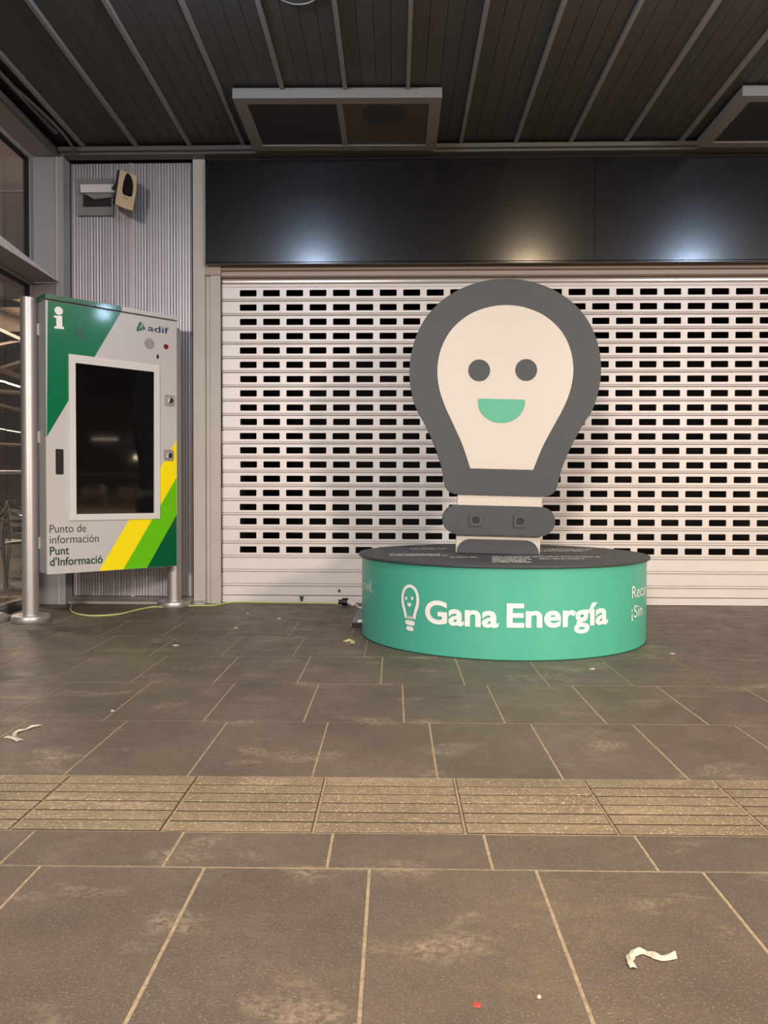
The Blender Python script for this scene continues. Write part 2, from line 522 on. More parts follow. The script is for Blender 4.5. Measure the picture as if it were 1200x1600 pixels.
# trims between ceiling and facade
t = thing('trim_1', kind='structure', M=FAC)
MB().box(-2.72, 7.5, -0.20, -0.10, 3.655, 3.705).box(-2.72, 7.5, -0.24, -0.20, 3.672, 3.705).build('cornice', M_TRIM, t, M=FAC, smooth=0)
def ceiling_panel(px, label):
    """unlit twin luminaire tray hung just under the ribs; px: four outer corners"""
    z = ZC-0.055
    (xa, ya), (xb, yb), (xc, yc), (xd, yd) = [on_z(p[0], p[1], z) for p in px]
    x0 = (xa+xd)/2; x1 = (xb+xc)/2; yn = (ya+yb)/2; yf = (yc+yd)/2
    L_ = thing('ceiling_luminaire', label, 'ceiling light', ((x0+x1)/2, (yn+yf)/2, z), group='unlit ceiling trays')
    fw = 0.085
    m = MB()
    m.box(x0, x1, yn, yn+fw, z, z+0.07).box(x0, x1, yf-fw, yf, z, z+0.07)
    m.box(x0, x0+fw, yn+fw, yf-fw, z, z+0.07).box(x1-fw, x1, yn+fw, yf-fw, z, z+0.07)
    xm = (x0+x1)/2
    m.box(xm-0.012, xm+0.03, yn+fw, yf-fw, z+0.003, z+0.07)
    m.build('frame', M_RIB, L_, smooth=0)
    MB().box(x0+fw, xm-0.012, yn+fw, yf-fw, z+0.012, z+0.06).build('grille_panel', M_LGRILL, L_, smooth=0)
    MB().box(xm+0.03, x1-fw, yn+fw, yf-fw, z+0.010, z+0.06).build('diffuser_panel', M_LDIFF, L_, smooth=0)
    cx = (xm+0.03+x1-fw)/2; cy = yn+fw+0.17
    MB().lathe([(0.155, z+0.004), (0.16, z+0.012)], (cx-0.01, cy), 40).build('round_lens', M_LLENS, L_)
    for q in (0.22, 0.5, 0.78):
        xx = x0+(x1-x0)*q
        MB().box(xx-0.008, xx+0.008, yf-0.01, yf+0.07, z+0.02, z+0.04).build('clip', M_RIB, L_, smooth=0)
    return (x0, x1, yn, yf)
pr = ceiling_panel([(366, 155), (690, 151), (682, 234), (395, 237)], 'unlit grey ceiling tray above the left part of the black fascia, seen whole')
w_ = pr[1]-pr[0]
def second_panel():
    z = ZC-0.055
    x0 = on_z(1155, 150, z)[0]
    z0 = ceiling_panel([(1155, 151), (1155+324, 147), (1092+287, 229), (1092, 232)], 'unlit grey ceiling tray cut off by the right edge of the photo')
second_panel()
cx, cy = on_z(463, -12, ZC)
hh = thing('ceiling_hatch', 'round grey ceiling ring fitting at the top edge of the photo', 'ceiling fitting', (cx, cy, ZC-0.01))
m = MB()
ring = [(cx+0.125*math.cos(a*math.pi/24), cy+0.125*math.sin(a*math.pi/24), ZC+0.012) for a in range(48)]
m.tube(ring, 0.0055, 8, closed=True).build('rim', M_RIB, hh)
MB().lathe([(0.122, ZC+0.012), (0.122, ZC+0.031)], (cx, cy), 40).build('disc', M_CEIL, hh)
MB().box(cx-0.015, cx+0.02, cy+0.02, cy+0.03, ZC+0.008, ZC+0.012).build('latch', M_RIB, hh, smooth=0)

# ================================================================ FACADE: fascia
def FP(px, py, v): return on_plane(px, py, FAC, v)
PF = -0.15                                      # fascia front
uL = FP(321, 330, PF)[0]
zb = FP(616, 411.5, PF)[1]; zt = FP(616, 248, PF)[1]
u_seam = FP(929, 380, PF)[0]
fas = thing('shop_fascia', 'long glossy black sign fascia above the perforated shutter', 'fascia', M=FAC)
for a, b in ((uL, u_seam-0.0015), (u_seam+0.0015, u_seam+3.0), (u_seam+3.003, 7.4)):
    MB().cbox(a, b, PF, PF+0.03, zb+0.018, zt, 0.002).build('sheet_panel', M_FASCIA, fas, M=FAC, smooth=0)
MB().prism_x([(PF-0.006, zb), (PF+0.04, zb), (PF+0.04, zb+0.017), (PF+0.002, zb+0.017), (PF-0.006, zb+0.010)], uL-0.002, 7.4).build('bottom_lip', M_FASCIA, fas, M=FAC, smooth=0)
MB().box(uL, 7.4, PF+0.03, 0.30, zb+0.012, zt+0.03).build('sign_box', M_DARK, fas, M=FAC, smooth=0)
MB().box(uL-0.004, uL+0.0, PF+0.002, 0.0, zb+0.015, zt).build('end_trim', M_GREYP, fas, M=FAC, smooth=0)
m = MB()
def scratch(pts, w=0.004):
    q = [FP(a, b, PF) for a, b in pts]
    for i in range(len(q)-1):
        (xa, za), (xb, zb_) = q[i], q[i+1]
        m.add([(xa-w/2, PF-0.0006, za), (xa+w/2, PF-0.0006, za), (xb+w/2, PF-0.0006, zb_), (xb-w/2, PF-0.0006, zb_)], [(0, 1, 2, 3)])
for s in ([(448, 308), (443, 318), (438, 333)], [(437, 312), (440, 315)], [(488, 318), (488, 324), (484, 337)], [(481, 320), (484, 324)],
          [(499, 318), (502, 324), (500, 330)], [(535, 320), (536, 326), (533, 331)], [(551, 318), (556, 320)], [(580, 318), (584, 325)],
          [(486, 346), (488, 355)], [(519, 362), (523, 368)], [(539, 364), (542, 369)], [(547, 364), (550, 367)], [(560, 362), (563, 366)], [(492, 303), (496, 306)]):
    scratch(s)
m.build('glue_marks', M_BLACK, fas, M=FAC, smooth=0)['kind'] = 'stuff'

# ================================================================ FACADE: roller shutter
shut = thing('roller_shutter', 'closed cream metal roller shutter with rows of rectangular perforations', 'shutter', M=FAC)
SU0 = FP(347, 700, 0)[0]; SU1 = 6.6
zrow = lambda y: FP(616, y, 0)[1]
z1 = zrow(457.3); z19 = zrow(859.7)
SP = (z1-z19)/18.0
hu0 = FP(374.8, 650, 0)[0]
HP = (FP(1080+200/6.667+0, 640, 0)[0]-hu0)/20.0
HP = HP if 0.17 < HP < 0.21 else 0.1935
HWD = HP*0.725
HH = 0.0265
def slat_mesh(name, holes=True, band_lo=-0.0445, band_hi=0.0455, off=0.0):
    m = MB(); T = 0.010
    if holes:
        n = int((SU1-0.15-hu0)/HP)
        xs = hu0+off
        c = 0.006
        prev = SU0
        def quadf(a, b, z0, z1, y): m.add([(a, y, z0), (b, y, z0), (b, y, z1), (a, y, z1)], [(0, 1, 2, 3)])
        quadf(SU0, SU1, HH, band_hi, 0); quadf(SU0, SU1, band_lo, -HH, 0)
        for i in range(n):
            a = xs+i*HP; b = a+HWD
            m.add([(prev, 0, -HH), (a, 0, -HH), (a, 0, -HH+c), (a, 0, HH-c), (a, 0, HH), (prev, 0, HH)], [(0, 1, 2, 3, 4, 5)])
            # rounded hole corners
            for (cx_, sx) in ((a, 1), (b, -1)):
                for sz in (1, -1):
                    t = [(cx_, 0, sz*HH), (cx_+sx*c, 0, sz*HH), (cx_+sx*c*0.3, 0, sz*(HH-c*0.3)), (cx_, 0, sz*(HH-c))]
                    if sx*sz > 0: t = t[::-1]
                    m.add(t, [(0, 1, 2, 3)])
            o_ = [(a+c, -HH), (b-c, -HH), (b, -HH+c), (b, HH-c), (b-c, HH), (a+c, HH), (a, HH-c), (a, -HH+c)]
            vs = [(x, 0, z) for x, z in o_]+[(x, T, z) for x, z in o_]
            m.add(vs, [(k, k+8, (k+1) % 8+8, (k+1) % 8) for k in range(8)])
            prev = b
        quadf(prev, SU1, -HH, HH, 0)
    else:
        m.add([(SU0, 0, band_lo), (SU1, 0, band_lo), (SU1, 0, band_hi), (SU0, 0, band_hi)], [(0, 1, 2, 3)])
    # rolled interlock above the band: a half-round ridge between two dark grooves
    lo = band_lo; g = SP-(band_hi-band_lo)
    prof = [(0, lo), (0.014, lo-0.0005), (0.014, lo-0.0055), (0.001, lo-0.007), (-0.003, lo-0.010), (-0.004, lo-g*0.5), (-0.003, lo-g+0.011), (0.003, lo-g+0.0085), (0.016, lo-g+0.0078), (0.016, lo-g+0.0003)]
    vs = [(SU0, y, z) for y, z in prof]+[(SU1, y, z) for y, z in prof]
    k = len(prof)
    m.add(vs, [(i, i+1, i+1+k, i+k) for i in range(k-1)])
    # hemmed top edge
    m.add([(SU0, 0, band_hi), (SU1, 0, band_hi), (SU1, 0.014, band_hi+0.0005), (SU0, 0.014, band_hi+0.0005)], [(0, 1, 2, 3)])
    return m
pm = None
for r in range(19):
    z = z1-SP*r
    if pm is None:
        o = slat_mesh('shutter_slat').build('shutter_slat', M_SHUT, None, smooth=25); pm = o.data
        bm_ = o
    else:
        o = bpy.data.objects.new('shutter_slat', pm); COL.objects.link(o)
    o.parent = shut; o.location = (random.uniform(-0.003, 0.003), 0, z)
sm_ = None
for r in (19, 20):
    if sm_ is None:
        o = slat_mesh('solid_slat', False).build('solid_slat', M_SHUT, None, smooth=25); sm_ = o.data
    else:
        o = bpy.data.objects.new('solid_slat', sm_); COL.objects.link(o)
    o.parent = shut; o.location = (0, 0, z1-SP*r)
zz = z1-SP*21
o = MB().prism_x([(0, zz+0.0455), (0, zz-0.024), (0.012, zz-0.026), (0.012, zz+0.0455)], SU0, SU1).build('solid_slat', M_SHUT, shut, M=FAC, smooth=0)
o = MB().prism_x([(-0.006, zz-0.030), (-0.006, zz-0.062), (-0.010, zz-0.066), (-0.010, 0.004), (0.03, 0.004), (0.03, zz-0.030)][::-1], SU0, SU1).build('bottom_bar', M_SHUT, shut, M=FAC, smooth=0)
# a solid slat and the header above the first perforated row
zh = z1+0.0465
MB().prism_x([(0, zh), (-0.004, zh+0.010), (-0.005, zh+0.020), (0.002, zh+0.030), (0.012, zh+0.031), (0.012, zh)][::-1], SU0, SU1).build('solid_slat', M_SHUT, shut, M=FAC, smooth=20)
MB().prism_x([(0.004, zh+0.034), (-0.004, zh+0.042), (-0.006, zh+0.055), (0.0, zh+0.072), (0.014, zh+0.074), (0.014, zh+0.034)][::-1], SU0, SU1).build('solid_slat', M_SHUTG, shut, M=FAC, smooth=20)
MB().prism_x([(-0.03, zh+0.078), (-0.055, zh+0.082), (-0.055, zh+0.112), (-0.03, zh+0.118), (-0.03, zh+0.124), (-0.06, zh+0.128), (-0.06, zh+0.16), (0.03, zh+0.16), (0.03, zh+0.078)][::-1], SU0, SU1).build('header_box', M_SHUTB, shut, M=FAC, smooth=0)
# lock and latch
u, z = FP(530, 923, 0)
MB().disc_y(u, z, 0.011, -0.012, 0.0, 20).build('lock_cylinder', M_BLACK, shut, M=FAC)
u, z = FP(471, 934, -0.02)
MB().prism_y([(u-0.017, z+0.012), (u+0.017, z+0.012), (u+0.009, z-0.004), (u+0.006, z-0.026), (u-0.006, z-0.026), (u-0.009, z-0.004)], -0.035, -0.010).build('latch_knob', M_BLACK, shut, M=FAC, smooth=0)
# dark shop behind
sh = thing('wall_shop_back', kind='structure', M=FAC)
MB().box(-2.9, 7.6, 2.4, 2.5, 0, 3.9).box(-1.45, -1.40, 0.1, 2.4, 0, 3.9).box(-2.9, 7.6, 0.31, 2.5, 3.6, 3.7).build('back_panel', M_DARK, sh, M=FAC, smooth=0)
MB().box(-1.4, 7.6, 0.34, 2.4, -0.05, 0.0).build('shop_floor', M_DARK, sh, M=FAC, smooth=0)
# things dimly seen in the dark shop
MB().box(0.9, 2.3, 1.6, 1.9, 0.0, 1.05).box(0.85, 2.35, 1.55, 1.95, 1.05, 1.09).build('shop_counter', M_DARK, sh, M=FAC, smooth=0)

# ================================================================ FACADE: posts and fluted panels
post = thing('trim_3', kind='structure', M=FAC)
ua = FP(302, 600, -0.10)[0]; ub = FP(320.5, 600, -0.10)[0]
MB().cbox(ua, ub, -0.10, 0.05, 0.0, 3.66, 0.004).build('steel_post', M_POSTW, post, M=FAC, smooth=0)
MB().box(ub, ub+0.035, -0.055, 0.05, 0.0, 2.78).build('post_return', M_POSTW, post, M=FAC, smooth=0)
ug = FP(330, 700, -0.06)[0]
g_ = MB().box(ug, SU0+0.004, -0.075, -0.045, 0.0, 2.715).box(ug, ug+0.02, -0.045, 0.05, 0.0, 2.715)
g_.build('guide_channel', M_POSTW, post, M=FAC, smooth=0)
MB().box(ub, SU0+0.012, -0.09, 0.02, 2.716, 2.80).build('guide_cap', M_SHUTB, post, M=FAC, smooth=0)

wl = thing('wall_back', kind='structure', M=FAC)
def flutes(px0, px1):
    u0 = FP(px0, 600, -0.03)[0]; u1 = FP(px1, 600, -0.03)[0]
    n = max(4, round((u1-u0)/0.024)); w = (u1-u0)/n
    m = MB(); prof = []
    for i in range(n):
        d = random.choice((0.2, 0.35, 0.6, 0.9)) * random.uniform(0.8, 1.2)
        for t_, dy in ((0.0, 0.0), (0.12, 0.0022), (0.28, 0.003), (0.4, 0.0022), (0.55, -0.0003), (0.9, 0.0)):
            prof.append((u0+(i+t_)*w, -0.03+dy*d))
    prof.append((u1, -0.03))
    z0, zt_ = 0.055, 3.655
    k = len(prof)
    vs = [(x, y, z0) for x, y in prof]+[(x, y, zt_) for x, y in prof]
    m.add(vs, [(i, i+1, i+1+k, i+k) for i in range(k-1)])
    return m
flutes(113, 203).build('fluted_panel', M_FLUTE, wl, M=FAC, smooth=40)
flutes(209.5, 300.5).build('fluted_panel', M_FLUTE, wl, M=FAC, smooth=40)
for pa, pb in ((110.8, 112.6), (300.3, 302.2)):
    MB().box(FP(pa, 600, -0.04)[0], FP(pb, 600, -0.04)[0], -0.045, -0.02, 0.05, 3.655).build('gasket', M_GASKET, wl, M=FAC, smooth=0)
u0 = FP(203, 600, -0.035)[0]; u1 = FP(209.5, 600, -0.035)[0]
MB().cbox(u0+0.001, u1-0.001, -0.04, 0.01, 0.05, 3.655, 0.003).build('joint_strip', M_ALU, wl, M=FAC, smooth=0)
u0 = FP(111, 600, -0.035)[0]; u1 = FP(302, 600, -0.035)[0]
MB().box(u0, u1, 0.0, 0.06, 0.0, 3.7).build('backing', M_GASKET, wl, M=FAC, smooth=0)
bs = thing('baseboard_back', kind='structure', M=FAC)
MB().prism_x([(-0.125, 0.0), (-0.125, 0.018), (-0.045, 0.05), (0.0, 0.05), (0.0, 0.0)][::-1], u0-0.02, u1+0.11).build('sill_rail', M_ALU, bs, M=FAC, smooth=0)

# ================================================================ LEFT WALL (glazed)
XW = -2.98                                     # plane of the glazing
YF_ = 6.42                                     # corner pillar face, parallel to the shutter
def CX(px): return on_plane(px, 600, Matrix.Translation((0, YF_, 0)), 0)[0]
xa_, xb_, xc_ = CX(54), CX(91), CX(101.5)
cp = thing('trim_4', kind='structure', loc=((xb_+xc_)/2, YF_, 0))
MB().cbox(xb_+0.001, xc_, YF_-0.012, YF_+0.17, 0, 3.66, 0.004).build('corner_post', M_GREYP, cp, smooth=0)
MB().box(xb_-0.004, xb_+0.008, YF_-0.016, YF_, 0.0, 3.66).build('post_bead', M_POSTW, cp, smooth=0)
wlft = thing('wall_left', kind='structure', loc=(XW, YF_, 0))
MB().box(xa_, xb_-0.005, YF_, YF_+0.17, 0.0, 3.655).build('pillar_panel', M_GREYP, wlft, smooth=0)
MB().box(xa_, xb_, -1.0, YF_+0.17, 3.657, 3.70).build('soffit_panel', M_GREYP, wlft, smooth=0)
MB().box(XW-0.06, XW+0.05, -1.0, YF_-0.004, 0.0, 0.03).build('sill', M_TRIM, wlft, smooth=0)
win = thing('window_1', kind='structure', loc=(XW, YF_, 0))
ZT = 2.64
zh_ = 3.655
m = MB()
m.box(XW-0.03, xa_-0.001, YF_-0.05, YF_+0.02, 0.03, zh_).box(XW-0.03, xa_-0.001, -1.0, YF_-0.05, zh_-0.035, zh_)
m.box(XW-0.03, XW+0.02, -1.0, YF_-0.05, ZT-0.035, ZT+0.03).box(XW-0.03, XW+0.02, -1.0, YF_-0.05, 0.03, 0.07)
m.build('window_frame', M_GREYP, win, smooth=0)
m = MB()
m.box(XW-0.025, XW+0.012, YF_-0.072, YF_-0.05, 0.07, ZT-0.035).box(XW-0.025, XW+0.012, YF_-0.072, YF_-0.05, ZT+0.03, zh_-0.035)
m.box(XW-0.025, XW+0.012, -1.0, YF_-0.072, zh_-0.053, zh_-0.035).box(XW-0.025, XW+0.012, -1.0, YF_-0.072, ZT-0.055, ZT-0.035)
m.build('gasket', M_GASKET, win, smooth=0)
MB().box(XW-0.008, XW, -1.0, YF_-0.07, ZT+0.03, zh_-0.05).build('pane', M_GLASS, win, smooth=0)
MB().box(XW-0.008, XW, -1.0, YF_-0.07, 0.07, ZT-0.05).build('pane', M_GLASS, win, smooth=0)
# projecting ledge over the glass
xe, ze = on_plane(91, 441, IDENT, YF_-0.02)
led = thing('window_ledge', 'thin metal ledge sticking out over the left glazing with ribbed bright edge', 'ledge', (XW+0.1, 5.9, ze))
YE = YF_-0.02
yn_ = 3.0
rise = 0.062/0.95*(YE-yn_)
m = MB()
m.add([(XW+0.022, yn_, ze), (xe, yn_, ze), (xe, YE, ze), (XW+0.022, YE, ze),
       (XW+0.022, yn_, ze+rise), (xe, yn_, ze+rise), (xe, YE, ze+0.004), (XW+0.022, YE, ze+0.004)],
      [(0, 3, 2, 1), (4, 5, 6, 7), (0, 1, 5, 4), (1, 2, 6, 5), (2, 3, 7, 6), (3, 0, 4, 7)])
m.build('ledge_plate', M_GREYP, led, smooth=0)
m = MB()
yy = yn_
while yy < YE-0.03:
    h_ = 0.004+rise*(YE-yy)/(YE-yn_)
    m.box(xe+0.0005, xe+0.009, yy, yy+0.019, ze+0.001, ze+h_)
    yy += 0.034
m.build('ribbed_edge', M_BEZEL, led, smooth=0)['kind'] = 'stuff'

# perimeter cornice along the left wall with pipes above
t = thing('trim_2', kind='structure', loc=(-2.73, 6, 3.6))
MB().box(xb_, xb_+0.03, -1.0, 6.42, 3.65, 3.70).build('eaves_channel', M_TRIM, t, smooth=0)
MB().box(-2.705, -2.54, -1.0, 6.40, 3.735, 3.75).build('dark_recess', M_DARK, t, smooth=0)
p = MB().tube([(-2.63, -0.8, 3.705), (-2.63, 6.1, 3.705)], 0.017, 10).build('service_pipe', M_TRIM, t)
p = MB().tube(smooth_curve([(-2.66, 5.2, 3.72), (-2.60, 5.6, 3.70), (-2.56, 6.0, 3.68), (-2.57, 6.28, 3.66), (-2.63, 6.35, 3.66)]), 0.011, 8).build('conduit', M_TRIM, t)

# ================================================================ hall behind the left glazing
hf = thing('wall_hall', kind='structure', loc=(-6, 10, 0))
hfl = thing('floor_hall', kind='structure', loc=(-6, 10, 0))
MB().box(-14, XW-0.125, -1.0, 20, -0.06, -0.012).build('hall_floor', M_HALLF, hfl, smooth=0)
MB().box(-14, XW-0.2, 19.9, 20, 0, 6.5).box(-14, -13.9, -1, 20, 0, 6.5).build('hall_wall', M_HALLB, hf, smooth=0)
MB().box(-14, XW-0.2, -1.0, 20, 6.5, 6.6).build('hall_roof', M_DARK, hf, smooth=0)
zt1 = on_plane(20, 302, IDENT, 7.2)[1]
MB().box(-14, XW-0.35, 7.2, 7.3, 2.72, zt1).box(-14, XW-0.35, 7.23, 7.3, zt1+0.02, 4.6).build('bulkhead', M_TAUPE, hf, smooth=0)
MB().box(-14, XW-0.35, 7.17, 7.3, zt1, zt1+0.02).build('bulkhead_strip', M_POSTW, hf, smooth=0)
def beam(p, q, r=0.06, name='roof_beam', mt=None):
    b = thing(name, None, None, p)
    return b
rb = thing('truss_reflection', 'brown bars standing in for roof trusses reflected in the left glazing', 'truss', (-6, 12, 3))  # bars behind the glass in place of trusses reflected in it
for (a, b, Y) in (((-20, 585), (60, 560), 12.5), ((-20, 570), (60, 600), 11.5), ((-20, 610), (60, 616), 11.0), ((-20, 628), (60, 648), 12.2), ((-20, 545), (60, 530), 14.0), ((-20, 508), (60, 545), 14.0), ((-20, 450), (60, 480), 15.0), ((-20, 693), (60, 697), 12.6)):
    (xa, za) = on_plane(a[0], a[1], IDENT, Y); (xb, zb_) = on_plane(b[0], b[1], IDENT, Y)
    MB().tube([(xa, Y, za), (xb, Y, zb_)], random.choice((0.045, 0.03, 0.06)), 6).build('truss_bar', M_BEAM, rb)
(xa, za) = on_plane(-10, 480, IDENT, 15.5); (xb, zb_) = on_plane(60, 518, IDENT, 15.5)
hp = MB().box(xa, xb, 15.5, 15.7, zb_, za).build('hall_header', M_BEAM, hf, smooth=0)
def strip(pa, pb, Y, h, label):  # glowing strip behind the glass in place of a light reflected in it
    (xa, za) = on_plane(pa[0], pa[1], IDENT, Y); (xb, zb_) = on_plane(pb[0], pb[1], IDENT, Y)
    m = MB().add([(xa, Y, za-h), (xb, Y, zb_-h), (xb, Y, zb_+h), (xa, Y, za+h), (xa, Y+0.1, za-h), (xb, Y+0.1, zb_-h), (xb, Y+0.1, zb_+h), (xa, Y+0.1, za+h)],
            [(0, 1, 2, 3), (7, 6, 5, 4), (0, 4, 5, 1), (1, 5, 6, 2), (2, 6, 7, 3), (3, 7, 4, 0)])
    o = recentre(m.build('strip_light', M_TUBE, None, smooth=0))
    return tag(o, label, 'light', 'strips standing in for lights reflected in the glazing')
strip((10, 598), (30, 604), 11, 0.014, 'long lit strip standing in for a light reflected in the left glazing, the largest one')
strip((-20, 591), (6, 596), 11, 0.012, 'lit strip standing in for a reflected light at the left edge, above the row of small ones')
strip((-6, 669), (4, 670.5), 12, 0.008, 'small lit strip standing in for a light reflected low in the glazing, first from the left edge')
strip((10, 672), (18, 673.2), 12, 0.008, 'small lit strip standing in for a light reflected low in the glazing, middle of three')
strip((22, 674), (29, 675), 12, 0.008, 'small lit strip standing in for a light reflected low in the glazing, next to the round post')
# handrail
x0r, zr = on_plane(-30, 738, IDENT, 8.0)
x1r, _ = on_plane(60, 738, IDENT, 8.0)
o = recentre(MB().tube([(x0r-1, 8.0, zr), (x1r+0.2, 8.0, zr)], 0.022, 10).build('handrail', M_ALU, None))
tag(o, 'bright horizontal metal rail behind the left glazing', 'rail')
for xq in (x0r-0.6, x1r+0.1):
    pass
lamp('hall_fill', (-6.0, 8.5, 3.6), 200, (1.0, 0.8, 0.6), 0.6)  # added fill lights that brighten the hall interior
lamp('hall_fill', (-7.0, 13.5, 5.5), 420, (1.0, 0.8, 0.6), 0.8)

# ---------------------------------------------------------------- cafe chairs
def make_chair(label, group):
    ch = thing('cafe_chair', label, 'chair', group=group)
    r = 0.0125
    for s in (-1, 1):
        MB().tube(smooth_curve([(s*0.25, -0.25, 0.0), (s*0.245, -0.235, 0.30), (s*0.245, -0.22, 0.58), (s*0.25, -0.18, 0.66), (s*0.255, -0.05, 0.685)], 4), r, 8).build('leg', M_CHROME, ch, local=True)
        MB().tube(smooth_curve([(s*0.24, 0.27, 0.0), (s*0.23, 0.22, 0.30), (s*0.225, 0.20, 0.45), (s*0.22, 0.24, 0.80)], 4), r, 8).build('leg', M_CHROME, ch, local=True)
    MB().tube(smooth_curve([(-0.255, -0.05, 0.685), (-0.26, 0.10, 0.69), (-0.22, 0.24, 0.75), (-0.12, 0.29, 0.83), (0, 0.30, 0.85), (0.12, 0.29, 0.83), (0.22, 0.24, 0.75), (0.26, 0.10, 0.69), (0.255, -0.05, 0.685)], 4), r, 8).build('arm_hoop', M_CHROME, ch, local=True)
    sf = MB().tube(smooth_curve([(-0.235, -0.22, 0.44), (0, -0.245, 0.44), (0.235, -0.22, 0.44), (0.23, 0.2, 0.44), (0, 0.22, 0.44), (-0.23, 0.2, 0.44)], 4, True), 0.011, 8, True).build('seat_frame', M_CHROME, ch, local=True)
    for i in range(6):
        y = -0.19+i*0.068
        MB().box(-0.225, 0.225, y-0.024, y+0.024, 0.445, 0.453).build('seat_slat', M_ALU, ch, local=True, smooth=0)
    for z in (0.56, 0.64, 0.72):
        pts = [(-0.22, 0.225), (-0.11, 0.27), (0, 0.285), (0.11, 0.27), (0.22, 0.225)]
        vs = []; k = len(pts)
        for dy in (0.0, 0.006):
            for zz_ in (z-0.022, z+0.022):
                vs += [(a, b+dy, zz_) for a, b in pts]
        fs = []
        for i in range(k-1):
            fs += [(i, i+1, k+i+1, k+i), (2*k+i, 3*k+i, 3*k+i+1, 2*k+i+1), (k+i, k+i+1, 3*k+i+1, 3*k+i), (i, 2*k+i, 2*k+i+1, i+1)]
        MB().add(vs, fs).build('back_slat', M_ALU, ch, local=True, smooth=60)
    return ch
def put(o, x, y, z, rz): 
    o.matrix_basis = Matrix.Translation((x, y, z)) @ Matrix.Rotation(rz, 4, 'Z')
c0 = make_chair('aluminium bistro chair behind the left glazing, nearest to the round post', 'chairs behind the left glazing')
x, y = -3.78, 7.75
put(c0, -3.86, 7.75, -0.012, 1.2)
c1 = copy_tree(c0); put(c1, -4.25, 9.25, -0.012, 2.4); c1['label'] = 'aluminium bistro chair behind the left glazing, farther back beside the table'
c2 = copy_tree(c0); put(c2, -3.75, 6.75, -0.012, -0.4); c2['label'] = 'aluminium bistro chair behind the left glazing, cut by the left edge of the photo'
tb = thing('cafe_table', 'round cafe table behind the left glazing', 'table', (-4.62, 8.3, -0.012))
MB().lathe([(0.30, 0.72), (0.305, 0.73), (0.30, 0.745)], n=32).build('table_top', M_ALU, tb, local=True)
MB().lathe([(0.03, 0.03), (0.03, 0.72)], n=16).build('column', M_BLACK, tb, local=True)
MB().lathe([(0.22, 0.0), (0.20, 0.018), (0.04, 0.03)], n=32).build('base', M_BLACK, tb, local=True)
# the terrace opposite, seen mirrored in the kiosk screen
labs = ('terrace chair mirrored in the kiosk screen, at the left', 'terrace chair mirrored in the kiosk screen, second from the left',
        'terrace chair mirrored in the kiosk screen, middle', 'terrace chair mirrored in the kiosk screen, at the right',
        'terrace chair mirrored in the kiosk screen, farther back')
for lab, (x, y, r) in zip(labs, ((16.0, -2.45, 0.4), (16.3, -1.85, 2.0), (16.9, -1.4, 3.2), (16.6, -0.75, 1.0), (17.9, -1.9, -1.0))):
    c = copy_tree(c0); put(c, x, y, -0.006, r)
    c['label'] = lab; c['group'] = 'terrace chairs mirrored in the screen'
tf = thing('floor_terrace', kind='structure')
MB().box(9.6, 32, -16, 6.4, -0.06, -0.006).build('terrace_paving', M_SLAB, tf, smooth=0)
tw = thing('wall_terrace', kind='structure', loc=(28, -4, 0))
MB().box(28, 28.2, -16, 5.5, 0, 7).build('far_wall', M_HALLB, tw, smooth=0)
MB().box(27.8, 28, -16, 5.5, 1.2, 1.3).build('wall_rail', M_POSTW, tw, smooth=0)
for lab, (x, y, z) in zip(('small warm globe lamp mirrored low in the kiosk screen', 'small warm globe lamp mirrored in the kiosk screen, upper left of the pair', 'small warm globe lamp mirrored in the kiosk screen by its right edge'),
                          ((16.75, -1.07, 1.72), (16.8, -1.0, 2.36), (16.92, -0.76, 2.42))):
    m = MB().lathe([(0.005, -0.06), (0.045, -0.045), (0.062, 0), (0.045, 0.045), (0.005, 0.06)], n=20)
    o = m.build('globe_lamp', M_GLOBE, None)
    o.location = (x, y, z)
    tag(o, lab, 'lamp', 'globe lamps mirrored in the screen')
o = recentre(MB().box(16.3, 16.36, -2.3, -1.5, 2.26, 2.29).build('strip_light', M_TUBE, None, smooth=0))
tag(o, 'thin lit strip light mirrored in the kiosk screen', 'light')
lamp('terrace_fill', (15.0, -1.2, 5.8), 1800, WARM, 0.4)  # unseen light added so the mirrored chairs show in the screen

# ================================================================ wall device
dv = thing('wall_bracket', 'square grey wall bracket high on the fluted wall, beside the cream box', 'bracket', M=FAC)
V = -0.06
ua, zt_ = FP(120.5, 279.5, V); ub, zb_ = FP(177, 336.5, V)
ui0, zi1 = FP(129, 291.5, V); ui1, zi0 = FP(172, 323, V)
o4 = [(ua, zb_), (ub, zb_), (ub, zt_), (ua, zt_)]
i4 = [(ui0, zi0), (ui1+0.012, zi0), (ui1+0.012, zi1), (ui0, zi1)]
MB().ring_y(o4, i4, V, V+0.022).build('plate', M_PLATE, dv, M=FAC, smooth=0)
MB().box(ui0, ui1+0.012, V+0.02, V+0.028, zi0, zi1).build('recess', M_BLACK, dv, M=FAC, smooth=0)
za = FP(150, 304, V)[1]
MB().cbox(ui0+0.002, ub+0.03, V-0.05, V+0.02, za, zi1-0.002, 0.004).build('arm', M_BEZEL, dv, M=FAC, smooth=0)
MB().prism_y([(ui0+0.03, za), (ub, za), (ub, za-0.03), (ui0+0.10, za-0.045)], V-0.02, V+0.018).build('gusset', M_PLATE, dv, M=FAC, smooth=0)
# cream box on the arm
sp = thing('wall_loudspeaker', 'cream tilted wall loudspeaker with black oval opening, left of the fascia', 'loudspeaker', M=FAC)
VS = -0.30
def SPp(a, b): return FP(a, b, VS)
front = [SPp(*p) for p in ((187.5, 264.5), (193, 267.5), (205, 273), (216, 277.5), (215, 300), (208.5, 331), (194, 325.5), (179, 318))]
nf = len(front)
cu_ = sum(p[0] for p in front)/nf; cz_ = sum(p[1] for p in front)/nf
